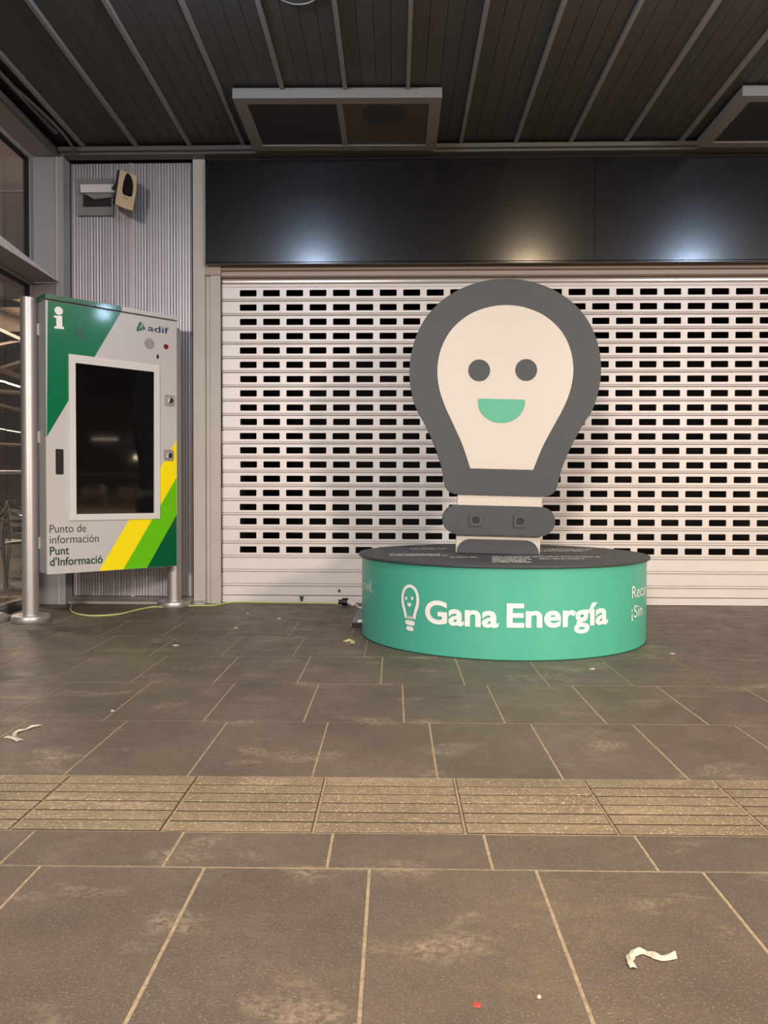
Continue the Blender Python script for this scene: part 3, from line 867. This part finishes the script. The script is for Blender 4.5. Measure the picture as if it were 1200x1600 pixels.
# shell tilted: the left edge lies further back
def yoff(u): return VS+(cu_-u)*0.25
fr_ = [(u, yoff(u), z) for u, z in front]
bk = [(u-0.075, yoff(u)+0.13, z+0.055) for u, z in front]
MB().add(fr_+bk, [tuple(range(nf-1, -1, -1)), tuple(range(nf, 2*nf))]+[(i, (i+1) % nf, (i+1) % nf+nf, i+nf) for i in range(nf)]).build('rear_shell', M_BLACK, sp, M=FAC, smooth=0)
f2 = [(u, y-0.004, z) for u, y, z in fr_]; f3 = [(u, y-0.016, z) for u, y, z in fr_]
MB().add(f3+f2, [tuple(range(nf-1, -1, -1)), tuple(range(nf, 2*nf))]+[(i, (i+1) % nf, (i+1) % nf+nf, i+nf) for i in range(nf)]).build('front_cover', M_BEIGE, sp, M=FAC, smooth=0)
ov = smooth_curve([SPp(*p) for p in ((199, 272.5), (206, 277), (210, 290), (209.5, 302), (207, 309), (199, 307), (192, 301.5), (193.5, 286))], 5, True)
no = len(ov)
MB().add([(u, yoff(u)-0.0175, z) for u, z in ov], [tuple(range(no))]).build('opening', M_BLACK, sp, M=FAC, smooth=0)
m = MB()
for i in range(5):
    a, b = SPp(193.5+i*1.6, 309.3+i*0.7)
    m.add([(a, yoff(a)-0.0175, b-0.003), (a+0.005, yoff(a+0.005)-0.0175, b-0.003), (a+0.006, yoff(a+0.006)-0.0175, b+0.004), (a+0.001, yoff(a+0.001)-0.0175, b+0.004)], [(0, 1, 2, 3)])
m.build('small_print', M_INK, sp, M=FAC, smooth=0)['kind'] = 'stuff'
MB().tube([(-2.33, -0.09, 3.42), (-2.24, -0.22, 3.42)], 0.016, 8).build('swivel', M_BLACK, sp, M=FAC)

# ================================================================ KIOSK
P1 = Vector((-2.60, 5.56, 0)); P2 = Vector((-1.79, 6.34, 0))
mid = (P1+P2)/2
d_ = (P2-P1).normalized(); ANG = math.atan2(d_.y, d_.x)
KM = Matrix.Translation(mid) @ Matrix.Rotation(ANG, 4, 'Z')
KF = -0.177
ki = thing('information_kiosk', 'grey and green information kiosk with dark upright screen on two round posts', 'kiosk', M=KM)
def K(px, py, v=KF): return on_plane(px, py, KM, v)
kx0 = (K(74, 465)[0]+K(72, 897)[0])/2; kx1 = (K(276.2, 501)[0]+K(275.6, 884.5)[0])/2
kz1 = (K(74, 465.4)[1]+K(276, 501)[1])/2; kz0 = (K(72, 897.6)[1]+K(275.6, 884.5)[1])/2
print('kiosk', kx0, kx1, kz0, kz1)
KD = 0.165
MB().box(kx0, kx1, KF+0.018, KF+KD, kz0+0.004, kz1-0.002).build('cabinet_body', M_KSIDE, ki, M=KM, smooth=0)
door = MB().cbox(kx0-0.003, kx1+0.003, KF, KF+0.016, kz0, kz1-0.012, 0.003).build('front_door', M_KGREY, ki, M=KM, smooth=0)
def on_door(name, mt): pass
us = K(188.8, 487)[0]
MB().box(kx0-0.012, us, KF-0.018, KF+KD+0.01, kz1-0.004, kz1+0.028).build('lid', M_KDARKG, ki, M=KM, smooth=0)
lidg = MB().box(us, kx1+0.012, KF-0.018, KF+KD+0.01, kz1-0.004, kz1+0.028).build('lid', M_KGREY, ki, M=KM, smooth=0)
lidg['label'] = 'grey end of the lid'
def decal(pts, name, mt, e, clip=False):
    q = []
    for p in pts:
        u, z = K(*p)
        q.append((max(kx0+0.0005, min(kx1-0.0005, u)), max(kz0+0.001, min(kz1-0.0135, z))))
    return MB().prism_y(q, KF-e, KF).build(name, mt, door, M=KM, smooth=0)
decal([(60, 455), (74.5, 455), (189.5, 455), (188.8, 487), (72.5, 682), (60, 682)][1:], 'green_field', M_KGREEN, 0.0006)
decal([(154.5, 893.5), (192.6, 891), (277, 746), (277, 688)], 'yellow_stripe', M_YEL, 0.0006)
decal([(192.6, 891), (229.6, 889), (277, 804), (277, 746)], 'lime_stripe', M_LIME, 0.0006)
decal([(229.6, 889), (277, 886), (277, 804)], 'dark_green_corner', M_KDARKG, 0.0006)
# green shell of the cabinet's edge beside the green field
zg = K(72, 682)[1]
MB().box(kx0-0.0045, kx0+0.0005, KF+0.001, KF+0.020, zg, kz1-0.012).build('edge_strip', M_KGREEN, ki, M=KM, smooth=0)
bx0 = (K(107, 554)[0]+K(107.7, 813)[0])/2; bx1 = (K(249.3, 570)[0]+K(247.9, 811)[0])/2
bz1 = (K(107, 553.8)[1]+K(249.3, 570.2)[1])/2; bz0 = (K(107.7, 813)[1]+K(247.9, 810.9)[1])/2
sx0 = K(117.7, 680)[0]; sx1 = K(239.8, 690)[0]
sz1 = (K(117.8, 567.4)[1]+K(240.2, 581.5)[1])/2; sz0 = (K(117.6, 803.8)[1]+K(239.4, 801.2)[1])/2
MB().ring_y([(bx0, bz0), (bx1, bz0), (bx1, bz1), (bx0, bz1)], [(sx0, sz0), (sx1, sz0), (sx1, sz1), (sx0, sz1)], KF-0.0125, KF).build('screen_bezel', M_BEZEL, ki, M=KM, smooth=0)
MB().add([(sx0, KF-0.0013, sz0), (sx1, KF-0.0013, sz0), (sx1, KF-0.0112, sz1), (sx0, KF-0.0112, sz1), (sx0, KF+0.002, sz0), (sx1, KF+0.002, sz0), (sx1, KF+0.002, sz1), (sx0, KF+0.002, sz1)],
     [(0, 1, 2, 3), (4, 7, 6, 5), (0, 4, 5, 1), (2, 6, 7, 3), (1, 5, 6, 2), (3, 7, 4, 0)]).build('screen', M_SCREEN, ki, M=KM, smooth=0)
# lettering
def ktext(body, a, b, cap_px, mt, name, off=0.0, warp_e=0.0012):
    (xa, zA) = K(*a); (xb, zB) = K(*b)
    cap = abs(K(a[0], a[1]-cap_px)[1]-zA)
    m = MB(); fit_text(m, body, xa, xb, (zA+zB)/2, cap, KF-warp_e, off)
    return m.build(name, mt, door, M=KM, smooth=0)
ktext('Punto de', (77.6, 832.8), (134.6, 830.4), 12.6, M_INK, 'lettering')
ktext('información', (77.8, 849.6), (154.4, 846.4), 12.6, M_INK, 'lettering')
ktext('Punt', (77.8, 867.2), (108, 865.6), 12.6, M_INKG, 'lettering', 0.018)
ktext("d'Informació", (77.8, 884.4), (160.4, 879.6), 12.6, M_INKG, 'lettering', 0.018)
ktext('adif', (231, 518.2), (263.5, 520.4), 9.6, M_NAVY, 'lettering', 0.012)
m = MB()
def kp(pts, e=0.0013): return [K(*p) for p in pts]
m.prism_y(kp([(219.6, 501), (227.4, 514.2), (223.2, 515.8), (222.0, 507.0)]), KF-0.0013, KF-0.0006)
m.prism_y(kp([(218.6, 502), (221.2, 506.5), (217.2, 511.5), (214.4, 514.4), (213.4, 513.0)]), KF-0.0013, KF-0.0006)
m.prism_y(kp([(221.4, 509), (222.4, 516.2), (217.4, 517.2)]), KF-0.0013, KF-0.0006)
m.prism_y(kp([(213.2, 515.0), (219.8, 510.2), (216.4, 517.6), (213.6, 517.9)]), KF-0.0013, KF-0.0006)
m.build('triangle_emblem', M_KDARKG, door, M=KM, smooth=0)
m = MB()
u, z = K(91.7, 485.6)
m.disc_y(u, z, 0.029, KF-0.0013, KF-0.0006, 24)
m.prism_y(kp([(84.2, 492.8), (97.0, 493.6), (97.3, 510.6), (99.9, 510.9), (100.0, 514.4), (84.8, 513.2), (84.7, 509.8), (88.0, 510.0), (87.8, 496.4), (84.3, 496.2)]), KF-0.0013, KF-0.0006)
m.build('information_letter', M_WHITE, door, M=KM, smooth=0)
u, z = K(126, 521); MB().disc_y(u, z, 0.043, KF-0.003, KF-0.0006, 32).build('speaker_disc', M_KDARKG, door, M=KM)
u, z = K(233.4, 537); MB().disc_y(u, z, 0.041, KF-0.003, KF, 32).build('speaker_disc', M_GREYP, door, M=KM)
u, z = K(259.3, 541.6)
MB().disc_y(u, z, 0.019, KF-0.004, KF, 24).build('lamp_ring', M_BLACK, door, M=KM)
MB().disc_y(u, z, 0.014, KF-0.010, KF-0.004, 24).build('indicator_lamp', M_REDL, door, M=KM)
u, z = K(246.4, 557.3); MB().disc_y(u, z, 0.010, KF-0.002, KF, 16, 0.017).build('keyhole', M_BLACK, door, M=KM)
def rrect(u0, u1, z0, z1, r, n=5):
    out = []
    for cx_, cz_2, a0 in ((u1-r, z1-r, 0), (u0+r, z1-r, 90), (u0+r, z0+r, 180), (u1-r, z0+r, 270)):
        for i in range(n+1):
            a = math.radians(a0+90*i/n); out.append((cx_+r*math.cos(a), cz_2+r*math.sin(a)))
    return out
for (px, py) in ((264.9, 626), (263.3, 711.5)):
    u, z = K(px, py)
    o = MB().prism_y(rrect(u-0.042, u+0.042, z-0.044, z+0.044, 0.015), KF-0.005, KF).build('lock_plate', M_ALU, door, M=KM)
    MB().disc_y(u+0.006, z, 0.019, KF-0.016, KF-0.005, 24).prism_y([(u-0.014, z-0.016), (u-0.004, z-0.02), (u+0.006, z+0.012), (u-0.006, z+0.014)], KF-0.022, KF-0.005).build('lock_cylinder', M_CHROME, door, M=KM)
(u0, z0), (u1, z1_) = K(87, 741), K(98.6, 702)
o = MB().ring_y(rrect(u0, u1, z0, z1_, 0.006), rrect(u0+0.005, u1-0.005, z0+0.006, z1_-0.006, 0.004), KF-0.005, KF).build('slot_frame', M_BLACK, door, M=KM)
MB().prism_y(rrect(u0+0.004, u1-0.004, z0+0.005, z1_-0.005, 0.004), KF-0.002, KF-0.0001).build('card_slot', M_GASKET, door, M=KM)
# posts with flanges
for lx, tz in ((-(P2-P1).length/2, on_plane(43, 465, Matrix.Translation((0, 5.56, 0)), 0)[1]), ((P2-P1).length/2, kz1-0.03)):
    po = MB().lathe([(0.056, 0.045), (0.056, tz-0.006), (0.050, tz)], (lx, 0), 32).build('post', M_ALU, ki, M=KM, smooth=40)
    MB().lathe([(0.128, 0.0), (0.131, 0.006), (0.131, 0.036), (0.126, 0.045), (0.075, 0.045), (0.072, 0.052), (0.057, 0.052)], (lx, 0), 40).build('flange', M_ALU, po, M=KM, smooth=40)
    s = 1 if lx < 0 else -1
    for py in (516, 683, 848):
        zc = on_plane(58, py, Matrix.Translation((0, 5.6, 0)), 0)[1]
        MB().cbox(min(lx+s*0.045, lx+s*0.105), max(lx+s*0.045, lx+s*0.105), -0.035, 0.01, zc-0.042, zc+0.042, 0.003).build('bracket', M_ALU, ki, M=KM, smooth=0)

# lone post at the left edge: only its flange is in view
xg, yg = on_z(-15, 970)
g = thing('steel_post', 'round steel floor flange of a post just outside the left edge', 'post', (xg, yg, 0))
MB().lathe([(0.130, 0.0), (0.133, 0.006), (0.131, 0.030), (0.09, 0.052), (0.06, 0.056)], (0, 0), 40).build('flange', M_ALU, g, local=True, smooth=40)
MB().lathe([(0.056, 0.05), (0.056, 1.0), (0.05, 1.006)], (0, 0), 32).build('pole', M_ALU, g, local=True, smooth=40)

# ================================================================ DRUM STAND
DX, DY, DR, DDR = 0.707, 5.22, 0.922, 0.944
DZT = 0.529
dr = thing('display_drum', 'low round green drum stand with charcoal top in front of the shutter', 'display stand', (DX, DY, 0))
N_ = 128
MB().lathe([(DR, 0.006), (DR, DZT-0.0165)], (0, 0), N_).build('drum_wall', M_DRUM, dr, local=True, smooth=40)
MB().lathe([(DR-0.006, 0.0), (DR-0.006, 0.006), (DR+0.003, 0.0065), (DR+0.003, 0.0)][::-1], (0, 0), N_).build('base_seam', M_SEAM, dr, local=True, smooth=20)
MB().lathe([(DDR-0.004, DZT-0.017), (DDR, DZT-0.013), (DDR, DZT-0.003), (DDR-0.003, DZT)], (0, 0), N_).build('drum_top', M_CHAR, dr, local=True, smooth=35)
def drum_hit(px, py):
    o, d = ray(px, py)
    ox, oy = o.x-DX, o.y-DY
    a = d.x**2+d.y**2; b = 2*(ox*d.x+oy*d.y); c = ox*ox+oy*oy-DR*DR
    disc = max(0, b*b-4*a*c)
    t = (-b-math.sqrt(disc))/(2*a)
    p = o+d*t
    return math.atan2(p.x-DX, -(p.y-DY))*DR, p.z
def dwarp(e):
    def w(s, z):
        th = s/DR; r = DR+e
        return (r*math.sin(th), -r*math.cos(th), z)
    return w
def dtext(body, pa, pb, cap, off, name='lettering', mt=None, spacing=1.0, width=None, anchor='l'):
    sa, za = drum_hit(*pa)
    if pb: sb, zb_ = drum_hit(*pb)
    else:
        if anchor == 'l': sb, zb_ = sa+width, za
        else: sb, zb_ = sa, za; sa = sb-width
    m = MB(); fit_text(m, body, sa, sb, (za+zb_)/2, cap, 0, off, dwarp(0.0035), spacing)
    o = m.build(name, mt or M_WHITE, dr, local=True, smooth=0)
    return o
dtext('Gana', (664.5, 975.5), (779, 975.5), 0.124, 0.028)
dtext('Energía', (791.5, 976), (948.8, 976), 0.124, 0.028)
dtext('móvil.', (583.6, 926), None, 0.07, 0.0, width=0.30, anchor='r')
dtext('Recar', (986.6, 935), None, 0.07, 0.0, width=0.27)
dtext('¡Sin', (985.8, 966), None, 0.07, 0.0, width=0.175)
# bulb emblem printed on the drum
def half(pts): return pts+[(-x, z) for x, z in pts[::-1] if x > 1e-9]
OUT = [(0, 439.5), (20, 440.8), (44, 445.5), (72, 456), (97, 471.5), (117, 490.5), (132, 513), (143, 541), (148, 570), (147.8, 594), (143.5, 620), (136, 642), (122, 666), (104, 703), (93, 734), (88, 757)]
INN = [(0, 480.5), (14, 481.3), (32, 485), (53, 493), (72, 506), (88, 523.5), (99, 545), (104.5, 568), (105, 590), (100.5, 615), (91, 640), (79, 664), (62, 699), (49, 734.5)]
s0, z0 = drum_hit(641, 949)
eh = (drum_hit(641, 913)[1]-drum_hit(641, 968)[1])
def emb(pts, W=0.136, top=None):
    """unit outline (0..1 tall, +-0.5 wide) on the drum"""
    w = dwarp(0.0035)
    return [w(s0+x*W, z) for x, z in pts]
zt_ = drum_hit(641, 913.2)[1]; zbm = drum_hit(641, 967)[1]
sm_out = smooth_curve([(x/148.0*0.5, (y-439.5)/(757-439.5)) for x, y in OUT], 3)
o_ = [(x, zt_+(zbm-zt_)*y) for x, y in sm_out]
i_ = []
for x, y in smooth_curve([(x/105.0*0.355, (y-480.5)/(734.5-480.5)) for x, y in INN], 3):
    i_.append((x, zt_-0.018+(zbm+0.016-(zt_-0.018))*y))
# resample both to the same count
def resample(pts, n):
    L_ = [0]
    for a, b in zip(pts, pts[1:]): L_.append(L_[-1]+math.dist(a, b))
    out = []; j = 0
    for k in range(n):
        t = L_[-1]*k/(n-1)
        while j < len(L_)-2 and L_[j+1] < t: j += 1
        f = (t-L_[j])/max(1e-9, L_[j+1]-L_[j])
        out.append(tuple(a+(b-a)*f for a, b in zip(pts[j], pts[j+1])))
    return out
ro = resample(o_, 26); ri = resample([(x*1.0, z) for x, z in i_], 26)
A = ro+[(-x, z) for x, z in ro[::-1]]; B = ri+[(-x, z) for x, z in ri[::-1]]
vA = emb(A); vB = emb(B)
n_ = len(A)
m = MB().add(vA+vB, [(i, i+1, n_+i+1, n_+i) for i in range(n_-1)])
m.add([vA[25], vA[26], vB[26], vB[25]], [(0, 1, 2, 3)])
def pill(cs, zc, hw, hh_, n=8, tilt=0.05):
    pts = []
    for k in range(n+1): a = -math.pi/2+math.pi*k/n; pts.append((hw-hh_+hh_*math.cos(a), hh_*math.sin(a)))
    for k in range(n+1): a = math.pi/2+math.pi*k/n; pts.append((-hw+hh_+hh_*math.cos(a), hh_*math.sin(a)))
    w = dwarp(0.0035)
    return [w(cs+x, zc+z-x*tilt) for x, z in pts]
for py, hw in ((973, 0.036), (982, 0.027)):
    s_, z_ = drum_hit(641, py)
    q = pill(s_, z_, hw, 0.0135); m.add(q, [tuple(range(len(q)))])
w = dwarp(0.0035)
for px in (635.4, 644.6):
    s_, z_ = drum_hit(px, 934.8)
    q = [w(s_+0.0082*math.cos(a*math.pi/8), z_+0.0105*math.sin(a*math.pi/8)) for a in range(16)]
    m.add(q, [tuple(range(16))])
s_, z_ = drum_hit(640, 942.2)
q = [w(s_+0.0155*math.cos(a*math.pi/10), z_-0.021*math.sin(a*math.pi/10)) for a in range(11)]
m.add(q, [tuple(range(11))])
m.build('bulb_emblem', M_WHITE, dr, local=True, smooth=0)
# illegible small print on the top
m = MB()
def printed(pa, pb, rows_, h_px, dens=0.8):
    for r in range(rows_):
        y = pa[1]+r*h_px
        x = pa[0]+(random.uniform(0, 3))
        xe_ = pb[0]-random.uniform(0, 14)
        while x < xe_:
            wd = random.uniform(1.4, 3.6)
            a = on_z(x, y, DZT+0.0008); b = on_z(x+wd, y+(pb[1]-pa[1])*wd/(pb[0]-pa[0]), DZT+0.0008)
            hgt = random.uniform(0.035, 0.055)
            m.add([(a[0], a[1], DZT+0.0008), (b[0], b[1], DZT+0.0008), (b[0]+0.004, b[1]+hgt, DZT+0.0008), (a[0]+0.004, a[1]+hgt, DZT+0.0008)], [(0, 1, 2, 3)])
            x += wd+random.uniform(0.5, 1.1)+(random.random() < 0.15)*2
printed((607, 868.2), (700, 871), 2, -2.0)
printed((700, 871), (752, 872), 1, -2)
printed((640, 858.5), (700, 860), 2, -1.6)
printed((765, 870.2), (912, 870.5), 1, -1.8)
printed((845, 861.5), (926, 864), 3, -1.6)
printed((842, 873.5), (920, 872.5), 1, -1.6)
printed((905, 870.5), (952, 870.3), 1, -1.6)
printed((768, 878.6), (834, 879.0), 4, -2.1)
m.build('small_print', M_WHITE, dr, smooth=0)['kind'] = 'stuff'
# ================================================================ BULB SIGN
BY = 5.11
BR = 0.022
cxp = on_plane(779, 860, IDENT, BY)
BM = Matrix.Translation((cxp[0], BY, DZT)) @ Matrix.Rotation(BR, 4, 'Y') @ Matrix.Translation((0, 0, -DZT))
KX = BY/F_PX
sg = thing('bulb_sign', 'large smiling light bulb sign in charcoal and cream, standing on the green drum', 'sign', (cxp[0], BY, DZT))
def BZ(y): return CAM_H+(774-y)*KX
def axis(y): return (860-y)*0.030-(860-y)*BR
def outline(prof, extra=None, sub=5):
    r = [(x*KX, BZ(y)) for x, y in smooth_curve(prof, sub)]
    if extra: r += [(x*KX, BZ(y)) for x, y in extra]
    l = [(-x, z) for x, z in r[::-1] if x > 1e-6]
    q = r+l
    return [(x+axis(774-(z-CAM_H)/KX)*KX, z) for x, z in q]
out = outline(OUT, [(86, 765), (81, 771), (74, 774.6), (65, 775.8)])
inn = outline(INN)
T0 = 0.0                                        # front of the board in local y
MB().prism_y(out, T0, T0+0.06).build('bulb_board', M_CHAR, sg, M=BM, smooth=30)
MB().prism_y(outline([(x+0.9, y) for x, y in INN]), T0-0.0006, T0+0.002).build('face_seam', M_BLACK, sg, M=BM, smooth=0)
MB().prism_y(inn, T0-0.003, T0+0.002).build('bulb_face', M_CREAM, sg, M=BM, smooth=0)
def BP(px, py): return on_plane(px, py, BM, T0)
for px, py in ((748.6, 578.9), (822, 578.3)):
    u, z = BP(px, py); MB().disc_y(u, z, 17.0*KX, T0-0.0045, T0-0.003, 40).build('eye', M_CHAR, sg, M=BM, smooth=30)
mo = []
(uc, zt_) = BP(783.4, 623.6)
hw = 36.8*KX; hh_ = 37.3*KX
mp = [(-hw+0.012, 0), (hw-0.012, 0), (hw-0.003, -0.004), (hw, -0.014)]
for k in range(1, 16):
    a = math.pi*k/16
    mp.append((hw*math.cos(a), -0.014-(hh_-0.014)*math.sin(a)**0.92))
mp += [(-hw, -0.014), (-hw+0.003, -0.004)]
MB().prism_y([(uc+x, zt_+z) for x, z in mp], T0-0.0045, T0-0.003).build('mouth', M_MINT, sg, M=BM, smooth=0)
# neck: cream column, charcoal socket bar, arched foot plate
def Bx(px, py): return BP(px, py)
(a, za), (b, _) = Bx(712.3, 864), Bx(843.8, 864)
za = DZT+0.003
zt2 = BZ(772)
MB().prism_y([(a, za), (b, za), (b+0.004, zt2), (a+0.004, zt2)], T0+0.012, T0+0.052).build('neck_column', M_CREAM, sg, M=BM, smooth=0)
(a, za), (b, zb_) = Bx(691, 833.5), Bx(866, 792.5)
MB().prism_y(rrect(a, b, za, zb_, (zb_-za)/2-0.001, 10), T0-0.045, T0+0.06).build('socket_bar', M_CHAR, sg, M=BM, smooth=30)
for px, py in ((743.2, 812.4), (812.3, 814.6)):
    u, z = on_plane(px, py, BM, T0-0.045)
    h = 0.0405
    yb_ = T0-0.045
    so = MB().ring_y(rrect(u-h, u+h, z-h, z+h, 0.004, 3), [(u+0.024*math.cos(2*math.pi*k/16+math.pi/16), z+0.024*math.sin(2*math.pi*k/16+math.pi/16)) for k in range(16)], yb_-0.010, yb_).build('power_socket', M_CHARD, sg, M=BM, smooth=0)
    MB().disc_y(u, z, 0.0245, yb_-0.003, yb_-0.0005, 24).build('socket_well', M_BLACK, so, M=BM)
    for s in (-1, 1):
        MB().disc_y(u+s*0.0095, z, 0.0034, yb_-0.0045, yb_-0.003, 10).build('pin_hole', M_CHAR, so, M=BM)
    MB().box(u-0.004, u+0.004, yb_-0.008, yb_-0.003, z+0.017, z+0.023).box(u-0.004, u+0.004, yb_-0.008, yb_-0.003, z-0.023, z-0.017).build('earth_clip', M_CHARD, so, M=BM, smooth=0)
(a, za), (b, zb_) = Bx(713.5, 864.5), Bx(842.5, 845)
za = DZT+0.003
pts = [(a, za), (b, za)]
r = 0.088; hz = zb_-za
for k in range(0, 9):
    t_ = math.pi/2*k/8; pts.append((b-r+r*math.cos(t_), za+hz*math.sin(t_)))
for k in range(0, 9):
    t_ = math.pi/2+math.pi/2*k/8; pts.append((a+r+r*math.cos(t_), za+hz*math.sin(t_)))
MB().prism_y(pts, T0-0.008, T0+0.010).build('foot_plate', M_CHAR, sg, M=BM, smooth=30)

# ================================================================ cables and litter
cab = thing('extension_cable', 'thin yellow-green cable running along the floor from kiosk to shutter', 'cable', (-0.8, 6.2, 0))
pts = []
for px, py in ((112, 944), (110, 951), (114, 957), (128, 961), (150, 962.5), (185, 960), (215, 953), (240, 948.5), (262, 949), (300, 946.5), (335, 946.0), (352, 942.8), (372, 940.8), (400, 941.5), (440, 942.2), (470, 942.5), (500, 942.8), (528, 943.6)):
    x, y = on_z(px, py, 0.006); pts.append((x, y, 0.0075))
MB().tube(smooth_curve(pts, 5), 0.0065, 8).build('cord', M_CABLE, cab)
(xa, ya), (xb, yb) = on_z(529, 943, 0.02), on_z(545, 943, 0.02)
pl = MB()
for (t0, t1, r0, r1) in ((0, 0.35, 0.012, 0.026), (0.35, 0.95, 0.028, 0.034)):
    P0 = Vector((xa, ya, 0.034)).lerp(Vector((xb, yb, 0.034)), t0); P3 = Vector((xa, ya, 0.034)).lerp(Vector((xb, yb, 0.034)), t1)
    pl.tube([P0, P3], (r0+r1)/2, 12)
pl.build('black_socket', M_BLACK, cab, smooth=40)
wp = thing('power_plug', 'white plug and short lead in the black socket beside the green drum', 'plug', (xb, yb, 0.03))
(xc, yc) = on_z(551.5, 943, 0.03)
MB().tube([(xb-0.004, yb, 0.034), (xc, yc, 0.036)], 0.023, 12).build('plug_body', M_WHITE, wp, smooth=40)
q = [on_z(551, 943, 0.03), on_z(556, 946, 0.01), on_z(560, 949, 0.006), on_z(568, 950, 0.006)]
MB().tube(smooth_curve([(q[0][0], q[0][1], 0.036), (q[1][0], q[1][1], 0.02), (q[2][0], q[2][1], 0.008), (q[3][0], q[3][1], 0.007)], 5), 0.006, 8).build('lead', M_WHITE, wp)
fl = thing('loose_flap', 'small loose grey flap sticking out behind the left of the green drum', 'flap', (-0.27, 5.2, 0))
def g3(px, py, Y):
    x, z = on_plane(px, py, IDENT, Y); return Vector((x, Y, z))
A_ = g3(545.5, 980.5, 5.36); B_ = g3(559, 951, 5.48); C_ = g3(569, 951, 5.48); D_ = g3(566, 971, 5.36); E_ = g3(549, 974, 5.36)
tn = Vector((0, 0.006, 0))
poly = [A_, D_, C_, B_, E_]
MB().add(poly+[p+tn for p in poly], [(0, 1, 2, 3, 4), (9, 8, 7, 6, 5)]+[(i, i+5, (i+1) % 5+5, (i+1) % 5) for i in range(5)]).build('grey_sheet', M_FLAP, fl, smooth=0)
k0, k1 = on_z(547, 981, 0), on_z(570, 981, 0)
MB().box(k0[0]+0.01, k1[0], k0[1], k0[1]+0.10, 0.001, 0.034).build('black_block', M_BLACK, fl, smooth=0)
x, y = on_z(560, 973, 0.04)
MB().tube([(x-0.005, y-0.0, 0.05), (x+0.05, y+0.01, 0.05)], 0.011, 10).build('white_cap', M_WHITE, fl)

def scrap(name, px, label, cat, w=0.012, lift=0.012, mt=None, seg=4, group=None):
    """crumpled strip of paper along floor pixels"""
    pts = smooth_curve([on_z(*p) for p in px], seg)
    n = len(pts); vs = []; zs = []
    for i, (x, y) in enumerate(pts):
        a = pts[max(0, i-1)]; b = pts[min(n-1, i+1)]
        d = Vector((b[0]-a[0], b[1]-a[1])); d.normalize() if d.length > 0 else None
        nrm = Vector((-d.y, d.x)); ww = w*random.uniform(0.85, 1.15)
        z = 0.0025+lift*abs(math.sin(i*0.45))*random.uniform(0.7, 1)*0.6
        vs += [(x-nrm.x*ww, y-nrm.y*ww, 0.0018), (x, y, z+0.002), (x+nrm.x*ww, y+nrm.y*ww, 0.0022+z*0.3)]
    fs = []
    for i in range(n-1):
        fs += [(3*i, 3*i+3, 3*i+4, 3*i+1), (3*i+1, 3*i+4, 3*i+5, 3*i+2)]
    o = MB().add(vs, fs).build(name, mt or M_PAPER, None, smooth=0)
    so = o.modifiers.new('thickness', 'SOLIDIFY'); so.thickness = 0.0012
    recentre(o)
    return tag(o, label, cat, group)
scrap('paper_scrap', [(990, 1514), (984, 1502), (990, 1492), (1003, 1489), (1018, 1494), (1032, 1499), (1055, 1496)], 'crumpled pale paper strip on the paving at the lower right', 'litter', 0.0075, 0.016)
scrap('paper_scrap', [(64, 1134), (48, 1138), (36, 1142), (24, 1146), (22, 1153)], 'thin crumpled white paper strip on the paving at the left, upper of two pieces', 'litter', 0.008, 0.012)
scrap('paper_scrap', [(32, 1158), (22, 1154), (10, 1152)], 'short flat paper piece on the paving at the left, lower of two pieces', 'litter', 0.014, 0.004)
scrap('paper_scrap', [(538, 1003), (546, 1001), (551, 1003), (550, 1007)], 'small yellowish paper twist on the paving before the left of the drum', 'litter', 0.014, 0.012, mat('yellowish_scrap', lin(226, 206, 150), 0.7))
def crumb(px, py, r, label, grp=None):
    x, y = on_z(px, py)
    n = 9; a0 = random.random()
    pts = [(r*random.uniform(0.7, 1.2)*math.cos(2*math.pi*k/n+a0)*1.5, r*random.uniform(0.7, 1.1)*math.sin(2*math.pi*k/n+a0)) for k in range(n)]
    vs = [(p[0], p[1], 0.0012) for p in pts]+[(p[0]*0.6, p[1]*0.6, 0.006) for p in pts]
    o = MB().add(vs, [tuple(range(n, 2*n))]+[(k, (k+1) % n, (k+1) % n+n, k+n) for k in range(n)]).build('litter_crumb', M_PAPER, None, smooth=0)
    o.location = (x, y, 0)
    return tag(o, label, 'litter', 'small pale crumbs on the paving')
crumb(274, 1009, 0.014, 'white crumb on the paving between kiosk and drum, nearest to the viewer')
crumb(436, 967, 0.010, 'white crumb on the paving below the shutter, left of the drum')
crumb(368, 981.5, 0.009, 'white crumb on a slab joint, right of the kiosk')
crumb(387, 959, 0.007, 'tiny white crumb on the paving close to the shutter foot')
crumb(926, 1046, 0.012, 'white crumb on the paving before the right half of the drum')
crumb(1051, 1022, 0.009, 'tiny white crumb on the paving right of the drum')
crumb(176, 1111.5, 0.006, 'tiny white crumb on a slab joint at the left')
crumb(842, 1560, 0.003, 'tiny pale crumb on the front paving')
rd = MB().lathe([(0.0085, 0.0002), (0.006, 0.0016)], n=12).build('red_spot', mat('red_gum', lin(176, 70, 64), 0.7), None)
x, y = on_z(745, 1570); rd.location = (x, y, 0.0)
tag(rd, 'small red spot stuck on the front paving', 'litter')
print('objects', len(bpy.data.objects))
